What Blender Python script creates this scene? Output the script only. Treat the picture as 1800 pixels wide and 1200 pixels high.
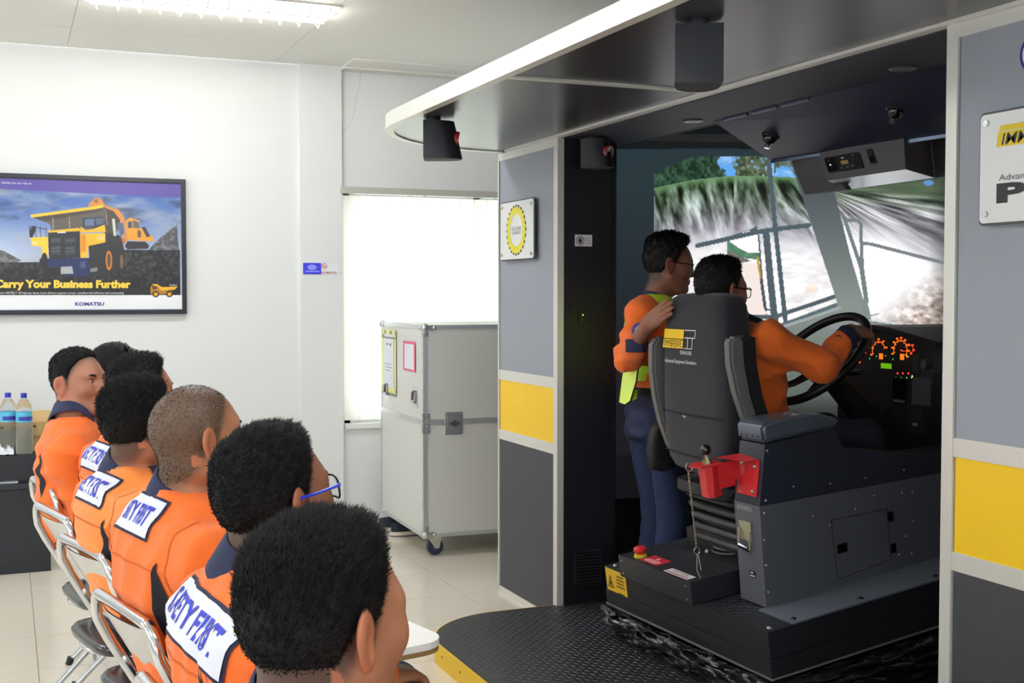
import bpy, bmesh, math, random
import numpy as np
from mathutils import Vector, Matrix
from mathutils.bvhtree import BVHTree
PI=math.pi
for o in list(bpy.data.objects): bpy.data.objects.remove(o)
SC=bpy.context.scene; COL=SC.collection
rng=np.random.default_rng(7); random.seed(7)

# ---------------------------------------------------------------- camera
FPX=2134.; EYE=np.array([0,0,1.5]); YAW=math.radians(22.64); PIT=math.atan(82/FPX)
cam=bpy.data.cameras.new('camera'); camo=bpy.data.objects.new('camera',cam); COL.objects.link(camo)
cam.sensor_width=36; cam.lens=FPX/1800*36; cam.clip_start=.05
camo.location=EYE; camo.rotation_euler=(PI/2-PIT,0,-YAW); SC.camera=camo
# ---------------------------------------------------------------- world, exposure
W=bpy.data.worlds.new('sky'); SC.world=W; W.use_nodes=True
bg=W.node_tree.nodes['Background']; bg.inputs[0].default_value=(.86,.93,1,1); bg.inputs[1].default_value=4.0
SC.view_settings.view_transform='Standard'; SC.view_settings.look='None'
SC.view_settings.gamma=1; SC.view_settings.use_curve_mapping=False
SC.view_settings.exposure=0.1
LAMP=72.0           # glow of the ceiling tubes

# photograph pixel -> point at a known plane (used to read off real positions)
_cy,_sy=math.cos(YAW),math.sin(YAW); _cp,_sp=math.cos(PIT),math.sin(PIT)
_F=np.array([_sy*_cp,_cy*_cp,-_sp]); _R=np.array([_cy,-_sy,0]); _U=np.cross(_R,_F)
def ray(px,py): return _F+_R*(px-900)/FPX+_U*(600-py)/FPX
def at(px,py,ax,v):
    r=ray(px,py); i='xyz'.index(ax); return EYE+r*((v-EYE[i])/r[i])
def pix(P):
    d=np.asarray(P,float)-EYE; k=d@_F
    return 900+FPX*(d@_R)/k, 600-FPX*(d@_U)/k

# ---------------------------------------------------------------- materials
def lin(c):
    c=[x/255 for x in c]; return [x/12.92 if x<=.04045 else ((x+.055)/1.055)**2.4 for x in c]
MATS={}
def mat(name,rgb,rough=.5,metal=0,spec=.5,bump=0,bscale=200,var=0,vscale=8,stretch=(1,1,1),emit=0,trans=0,alpha=1,coat=0,sheen=0,coord='Object'):
    if name in MATS: return MATS[name]
    m=bpy.data.materials.new(name); MATS[name]=m; m.use_nodes=True; nt=m.node_tree; b=nt.nodes['Principled BSDF']
    c=(*lin(rgb),1); b.inputs['Base Color'].default_value=c
    b.inputs['Roughness'].default_value=rough; b.inputs['Metallic'].default_value=metal
    b.inputs['Specular IOR Level'].default_value=spec
    if emit: b.inputs['Emission Color'].default_value=c; b.inputs['Emission Strength'].default_value=emit
    if trans: b.inputs['Transmission Weight'].default_value=trans
    if alpha<1: b.inputs['Alpha'].default_value=alpha
    if coat: b.inputs['Coat Weight'].default_value=coat
    if sheen: b.inputs['Sheen Weight'].default_value=sheen
    if bump or var:
        tc=nt.nodes.new('ShaderNodeTexCoord'); mp=nt.nodes.new('ShaderNodeMapping'); mp.inputs['Scale'].default_value=stretch
        nt.links.new(tc.outputs[coord],mp.inputs[0])
    if bump:
        n=nt.nodes.new('ShaderNodeTexNoise'); n.inputs['Scale'].default_value=bscale; n.inputs['Detail'].default_value=3
        nt.links.new(mp.outputs[0],n.inputs['Vector'])
        bp=nt.nodes.new('ShaderNodeBump'); bp.inputs['Strength'].default_value=bump; bp.inputs['Distance'].default_value=.004
        nt.links.new(n.outputs['Fac'],bp.inputs['Height']); nt.links.new(bp.outputs[0],b.inputs['Normal'])
    if var:
        n=nt.nodes.new('ShaderNodeTexNoise'); n.inputs['Scale'].default_value=vscale; n.inputs['Detail'].default_value=4
        nt.links.new(mp.outputs[0],n.inputs['Vector'])
        mx=nt.nodes.new('ShaderNodeMix'); mx.data_type='RGBA'
        mx.inputs[6].default_value=[x*(1-var) for x in c[:3]]+[1]; mx.inputs[7].default_value=[min(1,x*(1+var)) for x in c[:3]]+[1]
        nt.links.new(n.outputs['Fac'],mx.inputs[0]); nt.links.new(mx.outputs[2],b.inputs['Base Color'])
    return m
def vmat(name,rough=.5,emit=0,spec=.5,bump=0,bscale=300,base=None,sss=0):
    """material whose colour is the mesh's own printed / natural colour attribute 'col'"""
    if name in MATS: return MATS[name]
    m=bpy.data.materials.new(name); MATS[name]=m; m.use_nodes=True; nt=m.node_tree; b=nt.nodes['Principled BSDF']
    a=nt.nodes.new('ShaderNodeVertexColor'); a.layer_name='col'
    b.inputs['Roughness'].default_value=rough; b.inputs['Specular IOR Level'].default_value=spec
    if emit:
        nt.links.new(a.outputs[0],b.inputs['Emission Color']); b.inputs['Emission Strength'].default_value=emit
        b.inputs['Base Color'].default_value=(*lin(base),1)
    else: nt.links.new(a.outputs[0],b.inputs['Base Color'])
    if sss:
        b.inputs['Subsurface Weight'].default_value=sss; b.inputs['Subsurface Radius'].default_value=(.01,.004,.002); b.inputs['Subsurface Scale'].default_value=.5
    if bump:
        n=nt.nodes.new('ShaderNodeTexNoise'); n.inputs['Scale'].default_value=bscale
        tc=nt.nodes.new('ShaderNodeTexCoord'); nt.links.new(tc.outputs['Object'],n.inputs['Vector'])
        bp=nt.nodes.new('ShaderNodeBump'); bp.inputs['Strength'].default_value=bump; bp.inputs['Distance'].default_value=.003
        nt.links.new(n.outputs['Fac'],bp.inputs['Height']); nt.links.new(bp.outputs[0],b.inputs['Normal'])
    return m

# ---------------------------------------------------------------- mesh builder
class MB:
    def __init__(s): s.v=[]; s.f=[]
    def add(s,v,f):
        k=len(s.v); s.v+= [tuple(map(float,p)) for p in v]; s.f+=[tuple(i+k for i in q) for q in f]; return s
    def box(s,x0,x1,y0,y1,z0,z1,b=0):
        if x0>x1:x0,x1=x1,x0
        if y0>y1:y0,y1=y1,y0
        if z0>z1:z0,z1=z1,z0
        if b<=0:
            v=[(x,y,z) for x in(x0,x1) for y in(y0,y1) for z in(z0,z1)]
            return s.add(v,[(0,1,3,2),(4,6,7,5),(0,4,5,1),(2,3,7,6),(0,2,6,4),(1,5,7,3)])
        bm=bmesh.new(); bmesh.ops.create_cube(bm,size=1)
        for q in bm.verts: q.co=Vector(((x0+x1)/2+q.co.x*(x1-x0),(y0+y1)/2+q.co.y*(y1-y0),(z0+z1)/2+q.co.z*(z1-z0)))
        bmesh.ops.bevel(bm,geom=list(bm.edges),offset=b,segments=2,affect='EDGES',profile=.7)
        bm.verts.index_update(); s.add([q.co for q in bm.verts],[[q.index for q in f.verts] for f in bm.faces]); bm.free(); return s
    def obox(s,c,ax,ay,az,b=0):
        """box with half-axis vectors ax, ay, az"""
        m=MB(); m.box(-1,1,-1,1,-1,1) if b<=0 else None
        if b>0:
            l=[np.linalg.norm(a) for a in (ax,ay,az)]
            m.box(-l[0],l[0],-l[1],l[1],-l[2],l[2],b); m.v=[(p[0]/l[0],p[1]/l[1],p[2]/l[2]) for p in m.v]
        c,ax,ay,az=[np.asarray(q,float) for q in (c,ax,ay,az)]
        return s.add([c+p[0]*ax+p[1]*ay+p[2]*az for p in m.v],m.f)
    def cyl(s,p,q,r,r2=None,n=16,cap=True):
        p=Vector(p);q=Vector(q); r2=r if r2 is None else r2; d=(q-p).normalized()
        a=d.orthogonal().normalized(); b=d.cross(a)
        v=[];
        for c,rr in ((p,r),(q,r2)):
            for i in range(n):
                t=2*PI*i/n; v.append(c+(a*math.cos(t)+b*math.sin(t))*rr)
        f=[(i,(i+1)%n,n+(i+1)%n,n+i) for i in range(n)]
        if cap: f+=[tuple(range(n))[::-1],tuple(range(n,2*n))]
        return s.add(v,f)
    def tube(s,pts,r,n=10,closed=False,flat=None):
        P=[Vector(p) for p in pts]; m=len(P); v=[]; up=None
        for i in range(m):
            if closed: d=P[(i+1)%m]-P[i-1]
            else: d=P[min(i+1,m-1)]-P[max(i-1,0)]
            d.normalize()
            if up is None: a=d.orthogonal().normalized()
            else: a=(up-d*up.dot(d)).normalized()
            up=a; b=d.cross(a); rr=r[i] if hasattr(r,'__len__') else r
            for k in range(n):
                t=2*PI*k/n; v.append(P[i]+(a*math.cos(t)+b*math.sin(t)*(flat or 1))*rr)
        f=[]
        for i in range(m if closed else m-1):
            j=(i+1)%m
            f+=[(i*n+k,i*n+(k+1)%n,j*n+(k+1)%n,j*n+k) for k in range(n)]
        if not closed: f+=[tuple(range(n))[::-1],tuple(range((m-1)*n,m*n))]
        return s.add(v,f)
    def prism(s,poly,o,ex,ey,ez,t0,t1):
        """2-D polygon (a,b)->o+a*ex+b*ey, from t0 to t1 along ez"""
        o,ex,ey,ez=[np.asarray(q,float) for q in (o,ex,ey,ez)]; n=len(poly)
        v=[o+a*ex+b*ey+t*ez for t in (t0,t1) for a,b in poly]
        return s.add(v,[tuple(range(n))[::-1],tuple(range(n,2*n))]+[(i,(i+1)%n,n+(i+1)%n,n+i) for i in range(n)])
    def lathe(s,prof,c=(0,0,0),ax=(0,0,1),n=24,a0=0,a1=2*PI):
        ax=Vector(ax).normalized(); e=ax.orthogonal().normalized(); g=ax.cross(e); c=Vector(c); m=len(prof)
        full=abs(a1-a0-2*PI)<1e-6; k=n if full else n+1; v=[]
        for i in range(k):
            t=a0+(a1-a0)*i/n
            for r,h in prof: v.append(c+ax*h+(e*math.cos(t)+g*math.sin(t))*max(r,1e-5))
        f=[]
        for i in range(n):
            j=(i+1)%k
            f+=[(i*m+q,j*m+q,j*m+q+1,i*m+q+1) for q in range(m-1)]
        return s.add(v,f)
    def ball(s,c,r,n=12,sc=(1,1,1)):
        pr=[(math.sin(PI*i/n),-math.cos(PI*i/n)) for i in range(n+1)]
        m=MB().lathe(pr,n=n*2); return s.add([(c[0]+p[0]*r*sc[0],c[1]+p[1]*r*sc[1],c[2]+p[2]*r*sc[2]) for p in m.v],m.f)
    def mesh(s,name):
        me=bpy.data.meshes.new(name); me.from_pydata(s.v,[],s.f); me.validate(); me.update()
        bm=bmesh.new(); bm.from_mesh(me); bmesh.ops.recalc_face_normals(bm,faces=bm.faces); bm.to_mesh(me); bm.free(); return me
def smooth_by_angle(me,deg=35):
    me.polygons.foreach_set('use_smooth',[True]*len(me.polygons))
    try: me.set_sharp_from_angle(angle=math.radians(deg))
    except Exception: pass
def obj(name,mb,m,parent=None,smooth=True,deg=35,kind=None):
    me=mb.mesh(name) if isinstance(mb,MB) else mb
    if smooth: smooth_by_angle(me,deg)
    if m is not None and not me.materials: me.materials.append(m)
    o=bpy.data.objects.new(name,me); COL.objects.link(o)
    if smooth and isinstance(mb,MB) and len(me.polygons)<400:
        w=o.modifiers.new('flat_faces','WEIGHTED_NORMAL'); w.keep_sharp=True; w.weight=80
    if parent is not None: attach(o,parent)
    if kind: o['kind']=kind
    return o
def tag(o,label,cat,group=None):
    o['label']=label; o['category']=cat
    if group: o['group']=group
    return o
HOMES={}
def thing(name,label,cat,loc=(0,0,0),group=None):
    o=bpy.data.objects.new(name,None); COL.objects.link(o); o.location=loc; o.empty_display_size=.1
    HOMES[o.name]=Matrix.Translation(loc); return tag(o,label,cat,group)
def attach(o,p):
    """parent keeping the child's vertices where they were modelled (world coordinates)"""
    o.parent=p; o.matrix_parent_inverse=HOMES.get(p.name,Matrix.Identity(4)).inverted(); HOMES[o.name]=Matrix.Identity(4)
def struct(name,mb,m,parent=None,**k):
    o=obj(name,mb,m,parent,**k)
    if parent is None: o['kind']='structure'
    return o
def share(o,parent,loc=(0,0,0),rot=None):
    c=o.copy(); COL.objects.link(c); c.location=loc
    if rot is not None: c.rotation_euler=rot
    if parent is not None: c.parent=parent; c.matrix_parent_inverse=o.matrix_parent_inverse.copy() if o.parent else Matrix.Identity(4)
    return c
def copy_tree(o,parent=None):
    c=o.copy(); COL.objects.link(c)
    if parent is not None: c.parent=parent; c.matrix_parent_inverse=o.matrix_parent_inverse.copy()
    for ch in list(o.children): copy_tree(ch,c)
    return c
# ---- lettering
def text_mesh(s,width=None,height=None,bold=0,shear=0,align='CENTER',spacing=1):
    cu=bpy.data.curves.new('t','FONT'); cu.body=s; cu.size=1; cu.offset=bold; cu.shear=shear; cu.align_x=align; cu.space_character=spacing
    cu.resolution_u=3; cu.fill_mode='BOTH'; o=bpy.data.objects.new('t',cu); COL.objects.link(o)
    bpy.context.view_layer.update()
    me=bpy.data.meshes.new_from_object(o.evaluated_get(bpy.context.evaluated_depsgraph_get()))
    bpy.data.objects.remove(o); bpy.data.curves.remove(cu)
    n=len(me.vertices); co=np.zeros(n*3); me.vertices.foreach_get('co',co); co=co.reshape(-1,3)
    F=[tuple(p.vertices) for p in me.polygons]; bpy.data.meshes.remove(me)
    lo,hi=co.min(0),co.max(0); sx=sy=1
    if height: sx=sy=height/(hi[1]-lo[1])
    if width: sx=width/(hi[0]-lo[0]); sy=sy if height else sx
    co=(co-(lo+hi)/2)*[sx,sy,1]; co[:,2]=0
    return co[:,:2],F
def text(name,s,o,ex,ey,m,parent,width=None,height=None,off=.001,**k):
    """lettering centred at o; ex to the right, ey up"""
    co,F=text_mesh(s,width,height,**k); o,ex,ey=[np.asarray(q,float) for q in (o,ex,ey)]
    nz=np.cross(ex,ey); mb=MB(); mb.add([o+a*ex+b*ey+nz*off for a,b in co],F)
    me=bpy.data.meshes.new(name); me.from_pydata(mb.v,[],mb.f); me.update()
    return obj(name,me,m,parent,smooth=False)
def flat(name,polys,o,ex,ey,m,parent,off=.0008,t=.0006):
    """thin printed / cut shapes lying on a face; polys in metres along ex, ey"""
    o,ex,ey=[np.asarray(q,float) for q in (o,ex,ey)]; nz=np.cross(ex,ey); mb=MB()
    for p in polys: mb.prism(p,o,ex,ey,nz,off,off+t)
    return obj(name,mb,m,parent,smooth=False)
def rect(x0,x1,y0,y1): return [(x0,y0),(x1,y0),(x1,y1),(x0,y1)]
def ell(cx,cy,rx,ry=None,n=32,a0=0,a1=2*PI):
    ry=rx if ry is None else ry; full=a1-a0>6.28
    return [(cx+rx*math.cos(a0+(a1-a0)*i/(n if full else n-1)),cy+ry*math.sin(a0+(a1-a0)*i/(n if full else n-1))) for i in range(n)]
def ringpolys(cx,cy,r0,r1,n=32,a0=0,a1=2*PI,sx=1):
    out=[]
    for i in range(n):
        p,q=a0+(a1-a0)*i/n,a0+(a1-a0)*(i+1)/n
        out.append([(cx+sx*r0*math.cos(p),cy+r0*math.sin(p)),(cx+sx*r1*math.cos(p),cy+r1*math.sin(p)),(cx+sx*r1*math.cos(q),cy+r1*math.sin(q)),(cx+sx*r0*math.cos(q),cy+r0*math.sin(q))])
    return out
def rrect(x0,x1,y0,y1,r,n=6):
    out=[]
    for cx,cy,a in ((x1-r,y0+r,-PI/2),(x1-r,y1-r,0),(x0+r,y1-r,PI/2),(x0+r,y0+r,PI)):
        out+=[(cx+r*math.cos(a+PI/2*i/n),cy+r*math.sin(a+PI/2*i/n)) for i in range(n+1)]
    return out
# ---- painted pictures (numpy canvas in photograph-like pixels, turned into a colour attribute)
class Canvas:
    def __init__(s,x0,x1,y0,y1,sc):
        s.sc=sc; s.x0,s.y0=x0,y0; s.w=int((x1-x0)*sc); s.h=int((y1-y0)*sc)
        s.X,s.Y=np.meshgrid(x0+(np.arange(s.w)+.5)/sc,y0+(np.arange(s.h)+.5)/sc); s.a=np.zeros((s.h,s.w,3))
    def m(s,poly):
        p=np.array(poly,float); r=np.zeros(s.X.shape,bool)
        x0,x1=p[:,0].min(),p[:,0].max(); y0,y1=p[:,1].min(),p[:,1].max()
        i0=max(0,int((x0-s.x0)*s.sc)-1); i1=min(s.w,int((x1-s.x0)*s.sc)+2); j0=max(0,int((y0-s.y0)*s.sc)-1); j1=min(s.h,int((y1-s.y0)*s.sc)+2)
        if i0>=i1 or j0>=j1: return r
        X=s.X[j0:j1,i0:i1]; Y=s.Y[j0:j1,i0:i1]; q=np.zeros(X.shape,bool)
        for k in range(len(p)):
            (ax,ay),(bx,by)=p[k],p[k-1]
            if ay==by: continue
            q^=((ay>Y)!=(by>Y))&(X<(bx-ax)*(Y-ay)/(by-ay)+ax)
        r[j0:j1,i0:i1]=q; return r
    def fill(s,mask,rgb,al=1): s.a[mask]=s.a[mask]*(1-al)+np.array(rgb)/255*al
    def poly(s,p,rgb,al=1): s.fill(s.m(p),rgb,al)
    def line(s,pts,w,rgb,al=1):
        for (ax,ay),(bx,by) in zip(pts[:-1],pts[1:]):
            L=math.hypot(bx-ax,by-ay) or 1; nx,ny=-(by-ay)/L*w/2,(bx-ax)/L*w/2
            s.poly([(ax+nx,ay+ny),(bx+nx,by+ny),(bx-nx,by-ny),(ax-nx,ay-ny)],rgb,al)
    def ell(s,cx,cy,rx,ry,rgb,al=1): s.fill(((s.X-cx)/rx)**2+((s.Y-cy)/ry)**2<1,rgb,al)
def vnoise(X,Y,seed=0):
    r=np.random.default_rng(seed); T=r.random((64,64))
    xi=np.floor(X).astype(int); yi=np.floor(Y).astype(int); fx=X-xi; fy=Y-yi; fx=fx*fx*(3-2*fx); fy=fy*fy*(3-2*fy)
    g=lambda a,b:T[(b)%64,(a)%64]
    return (g(xi,yi)*(1-fx)+g(xi+1,yi)*fx)*(1-fy)+(g(xi,yi+1)*(1-fx)+g(xi+1,yi+1)*fx)*fy
def fbm(X,Y,seed=0,o=4):
    return sum(vnoise(X*2**i,Y*2**i,seed+i)/2**(i+1) for i in range(o))/(1-.5**o)
def srgb2lin(a): return np.where(a<=.04045,a/12.92,((np.clip(a,0,1)+.055)/1.055)**2.4)
def grid_mesh(name,P,cols=None,closed_u=False):
    """P: (h,w,3) points -> quad mesh with optional colour attribute"""
    h,w=P.shape[:2]; me=bpy.data.meshes.new(name)
    I=np.arange(h*w).reshape(h,w)
    if closed_u: A=I; B=np.roll(I,-1,1); q=np.stack([A[:-1],B[:-1],B[1:],A[1:]],-1).reshape(-1,4)
    else: q=np.stack([I[:-1,:-1],I[:-1,1:],I[1:,1:],I[1:,:-1]],-1).reshape(-1,4)
    return np_mesh(name,P.reshape(-1,3),q,None if cols is None else cols.reshape(-1,3))
def np_mesh(name,V,Q,cols=None):
    me=bpy.data.meshes.new(name); n=len(Q); k=Q.shape[1]
    me.vertices.add(len(V)); me.vertices.foreach_set('co',np.ascontiguousarray(V,dtype=np.float32).ravel())
    me.loops.add(n*k); me.loops.foreach_set('vertex_index',np.ascontiguousarray(Q,dtype=np.int32).ravel())
    me.polygons.add(n); me.polygons.foreach_set('loop_start',np.arange(0,n*k,k,dtype=np.int32))
    try: me.polygons.foreach_set('loop_total',np.full(n,k,dtype=np.int32))
    except Exception: pass
    if cols is not None:
        a=me.color_attributes.new('col','FLOAT_COLOR','POINT')
        c=np.ones((len(V),4),np.float32); c[:,:3]=srgb2lin(cols); a.data.foreach_set('color',c.ravel())
    me.update(calc_edges=True); me.polygons.foreach_set('use_smooth',np.ones(n,bool)); return me
# ================================================================ THE ROOM
XL,XR,YB,YF,ZC=-3.2,6.2,7.67,-2.2,2.957
white=mat('wall_paint',(226,228,228),.75,bump=.08,bscale=60,var=.015,vscale=1.5)
ceilm=mat('ceiling_paint',(236,235,230),.8)
tilem=mat('floor_tile',(238,229,212),.14,var=.012,vscale=2.2,stretch=(.6,8,1),coat=.2,coord='Generated' if False else 'Object')
grout=mat('grout',(206,192,166),.8)
m=MB(); m.box(XL,XR,YF,YB,-.06,-.006); floor=struct('floor',m,grout)
T=.5; tile0=None
for i in range(int((XR-XL)/T)+2):
    for j in range(int((YB-YF)/T)+2):
        x=.1+T*(i-7); y=.17+T*(j-5)
        x0,x1=max(XL,x),min(XR,x+T); y0,y1=max(YF,y),min(YB,y+T)
        if x1-x0<.02 or y1-y0<.02: continue
        if x1<-.85 or x0>3.4 or y1<-.2: continue          # beyond the view the tiles go on as one slab
        full=(x1-x0>T-.001 and y1-y0>T-.001)
        if full and tile0 is not None: share(tile0,floor,(x,y,0)); continue
        if full:
            m=MB(); m.box(.0015,T-.0015,.0015,T-.0015,-.006,0,.0008); tile0=obj('tile',m,tilem,floor); tile0.location=(x,y,0)
        else:
            m=MB(); m.box(x0+.0015,x1-.0015,y0+.0015,y1-.0015,-.006,0,.0008); obj('tile',m,tilem,floor)
m=MB(); m.box(XL,-.9,YF,YB,-.006,0).box(3.6,XR,YF,YB,-.006,0).box(-.9,3.6,YF,-.33,-.006,0); obj('tile_slab',m,tilem,floor)
# walls -----------------------------------------------------------
WX0,WX1,WZ0,WZ1=2.02,3.9,.66,2.185
m=MB(); m.box(XL,WX0,YB,YB+.15,0,ZC).box(WX1,XR,YB,YB+.15,0,ZC).box(WX0,WX1,YB,YB+.15,0,WZ0).box(WX0,WX1,YB,YB+.15,WZ1,ZC)
wall_back=struct('wall_back',m,white)
m=MB(); m.box(1.735,2.004,YB-.035,YB,0,ZC); obj('pilaster',m,white,wall_back)
crk=mat('wall_crack',(190,192,190),.9)
def crack(pts,w=.003):
    P=[at(x,y,'y',YB) for x,y in pts]; mm=MB()
    for a,b in zip(P[:-1],P[1:]): mm.add([a+[-w/2,-.0006,0],a+[w/2,-.0006,0],b+[w/2,-.0006,0],b+[-w/2,-.0006,0]],[(0,1,2,3)])
    return mm
obj('crack',crack([(634,127),(632,150),(624,180),(622,200),(618,216),(604,230),(599,240)]),crk,wall_back,smooth=False)
def wall_with_windows(name,axis,pos,lo,hi,wins,th=.15):
    mm=MB()
    def bx(a,b,z0,z1):
        if b-a<1e-4: return
        (mm.box(pos,pos+th,a,b,z0,z1) if axis=='x' else mm.box(a,b,pos,pos+th,z0,z1))
    c=lo
    for a,b,z0,z1 in wins: bx(c,a,0,ZC); bx(a,b,0,z0); bx(a,b,z1,ZC); c=b
    bx(c,hi,0,ZC); return struct(name,mm,white)
LW=[(-1.2,.6,.8,2.3),(1.6,3.6,.8,2.3),(4.6,6.6,.8,2.3)]
wall_with_windows('wall_left','x',XL-.15,YF,YB,LW)
wall_with_windows('wall_right','x',XR,YF,YB,[])
FW=[(-2.2,-.4,.8,2.3),(.6,2.4,.8,2.3)]
wall_with_windows('wall_front','y',YF-.15,XL,XR,FW)
framew=mat('window_frame_white',(225,226,225),.4); glassm=mat('window_glass',(245,250,250),.02,trans=1,spec=.3)
MATS['window_glass'].node_tree.nodes['Principled BSDF'].inputs['IOR'].default_value=1.01
def window(n,axis,pos,a,b,z0,z1,mul=1):
    mm=MB(); w=.05
    def bx(p,q,r,s,d=.05): (mm.box(pos+.04,pos+.04+d,p,q,r,s) if axis=='x' else mm.box(p,q,pos+.04,pos+.04+d,r,s))
    bx(a,a+w,z0,z1);bx(b-w,b,z0,z1);bx(a,b,z0,z0+w);bx(a,b,z1-w,z1)
    bx((a+b)/2-w/2,(a+b)/2+w/2,z0,z1)
    win=struct(f'window_{n}',mm,framew); h=(a+b)/2
    for p,q in ((a+w,h-w/2),(h+w/2,b-w)):
        g=MB(); (g.box(pos+.06,pos+.064,p,q,z0+w,z1-w) if axis=='x' else g.box(p,q,pos+.06,pos+.064,z0+w,z1-w)); obj('pane',g,glassm,win)
    s=MB(); (s.box(pos-.0,pos+.2,a,b,z0-.03,z0,.004) if axis=='x' else s.box(a,b,pos-.03,pos+.04,z0-.03,z0+.004,.004)); obj('sill',s,framew,win)
    return win
window(1,'y',YB,WX0,WX1,WZ0,WZ1)
for i,(a,b,z0,z1) in enumerate(LW): window(2+i,'x',XL-.15,a,b,z0,z1)
for i,(a,b,z0,z1) in enumerate(FW): window(5+i,'y',YF-.15,a,b,z0,z1)
m=MB(); m.box(XL,1.735,YB-.012,YB,0,.035,.003).box(2.004,XR,YB-.012,YB,0,.035,.003); struct('baseboard_back',m,mat('base_tile',(230,224,212),.3))
# ceiling -----------------------------------------------------------
m=MB(); m.box(XL,XR,YF,YB,ZC+.006,ZC+.1); ceiling=struct('ceiling',m,mat('ceiling_joint',(205,203,196),.9))
xs=[XL,-2.085,-.865,.355,1.579,2.8,4.02,5.24,XR]; ys=[YF,.3,2.75,5.2,7.1,YB]
for a,b in zip(xs[:-1],xs[1:]):
    for c,d in zip(ys[:-1],ys[1:]):
        m=MB(); m.box(a+.0015,b-.0015,c+.0015,d-.0015,ZC,ZC+.006); obj('ceiling_panel',m,ceilm,ceiling)
m=MB(); m.box(2.004,XR,YB-.10,YB,ZC-.022,ZC,.006).box(2.004,XR,YB-.34,YB-.10,ZC-.010,ZC,.003); struct('trim_1',m,ceilm)
# ceiling lights ------------------------------------------------------
alu=mat('mirror_aluminium',(176,196,232),.28,metal=1); tubem=mat('lit_tube',(255,252,244),.4,emit=LAMP); blade=mat('louvre_blade',(250,250,252),.35,metal=.2)
def ceiling_light(x0,y0,label):
    t=thing('ceiling_light',label,'light',(x0+.6,y0+.18,ZC),'recessed louvre ceiling lights')
    L,Wd,z=1.2,.36,ZC
    f=MB(); 
    for a,b,c,d in ((x0-.012,x0+L+.012,y0-.012,y0+.004),(x0-.012,x0+L+.012,y0+Wd-.004,y0+Wd+.012),(x0-.012,x0+.004,y0,y0+Wd),(x0+L-.004,x0+L+.012,y0,y0+Wd)): f.box(a,b,c,d,z-.006,z+.001)
    obj('frame',f,mat('light_frame',(214,212,204),.4),t)
    r=MB()
    for i in range(2):   # two mirror troughs
        yc=y0+Wd*(.25+.5*i); n=10
        P=np.array([[(x,yc+Wd*.25*math.cos(PI*k/n),z-.004+.006*0-.001+ -0.0+0.004*math.sin(PI*k/n)) for x in (x0,x0+L)] for k in range(n+1)])
        r.add(P.reshape(-1,3),[(2*k,2*k+1,2*k+3,2*k+2) for k in range(n)])
    obj('reflector',r,alu,t)
    for i in range(2):
        yc=y0+Wd*(.25+.5*i); q=MB(); q.cyl((x0+.02,yc,z-.022),(x0+L-.02,yc,z-.022),.013,n=12); obj('fluorescent_tube',q,tubem,t)
    for i in range(12):
        x=x0+.05+i*.1; b=MB()
        for k in range(2):
            ya,yb=y0+Wd*.5*k,y0+Wd*.5*(k+1)
            b.add([(x-.004,ya,z-.008),(x+.004,ya,z-.008),(x-.002,(ya+yb)/2,z-.062),(x+.002,(ya+yb)/2,z-.062),(x-.004,yb,z-.008),(x+.004,yb,z-.008)],[(0,1,3,2),(2,3,5,4)])
            b.add([(x-.004,ya,z-.03),(x-.004,yb,z-.03),(x+.004,yb,z-.03),(x+.004,ya,z-.03)],[(0,1,2,3)])
        obj('louvre_blade',b,blade,t,smooth=False)
    return t
ceiling_light(.385,6.05,'lit louvred ceiling light near the poster wall')
ceiling_light(.385,3.6,'lit louvred ceiling light above the row of seated men')
ceiling_light(.385,.9,'lit louvred ceiling light above the camera end of the row')
for x,y,w in ((-2.1,6.05,'far'),(-2.1,3.6,'middle'),(-2.1,.9,'near')): ceiling_light(x,y,f'lit louvred ceiling light on the window side, {w} one')
# vertical blind ------------------------------------------------------
bl=thing('vertical_blind','cream vertical slat blind, sunlit, hanging in the window','blind',(2.9,YB-.02,WZ0))
m=MB(); m.box(1.992,3.92,YB-.075,YB-.012,2.15,2.192,.004); obj('headrail',m,mat('blind_rail',(186,186,176),.45),bl)
slm=bpy.data.materials.new('blind_fabric'); MATS['blind_fabric']=slm; slm.use_nodes=True; nt=slm.node_tree; nt.nodes.clear()
o_=nt.nodes.new('ShaderNodeOutputMaterial'); mx=nt.nodes.new('ShaderNodeMixShader'); d_=nt.nodes.new('ShaderNodeBsdfDiffuse'); t_=nt.nodes.new('ShaderNodeBsdfTranslucent')
d_.inputs[0].default_value=(.86,.83,.74,1); t_.inputs[0].default_value=(.9,.86,.74,1); mx.inputs[0].default_value=.7
nt.links.new(d_.outputs[0],mx.inputs[1]); nt.links.new(t_.outputs[0],mx.inputs[2]); nt.links.new(mx.outputs[0],o_.inputs[0])
s0=None
hookm=mat('hook_white',(238,238,234),.4)
for i in range(19):
    x=2.065+.099*i
    if s0 is None:
        m=MB(); n=6
        for k in range(n+1):
            a=-.055+.11*k/n; m.v.append((a,-.006*math.cos(PI*(k/n-.5)),.69)); m.v.append((a,-.006*math.cos(PI*(k/n-.5)),2.138))
        m.f=[(2*k,2*k+2,2*k+3,2*k+1) for k in range(n)]
        s0=obj('slat',m,slm,bl); k=MB(); k.add([(-.014,-.004,2.138),(.014,-.004,2.138),(.004,-.004,2.15),(-.004,-.004,2.15)],[(0,1,2,3)]); hk=obj('hook',k,hookm,s0)
        s0.rotation_euler=(0,0,.06); s0.location=(x,YB-.035,0)
    else:
        c=s0.copy(); COL.objects.link(c); c.location=(x,YB-.035,0); h=hk.copy(); COL.objects.link(h); h.parent=c; h.matrix_parent_inverse=hk.matrix_parent_inverse.copy()
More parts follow.
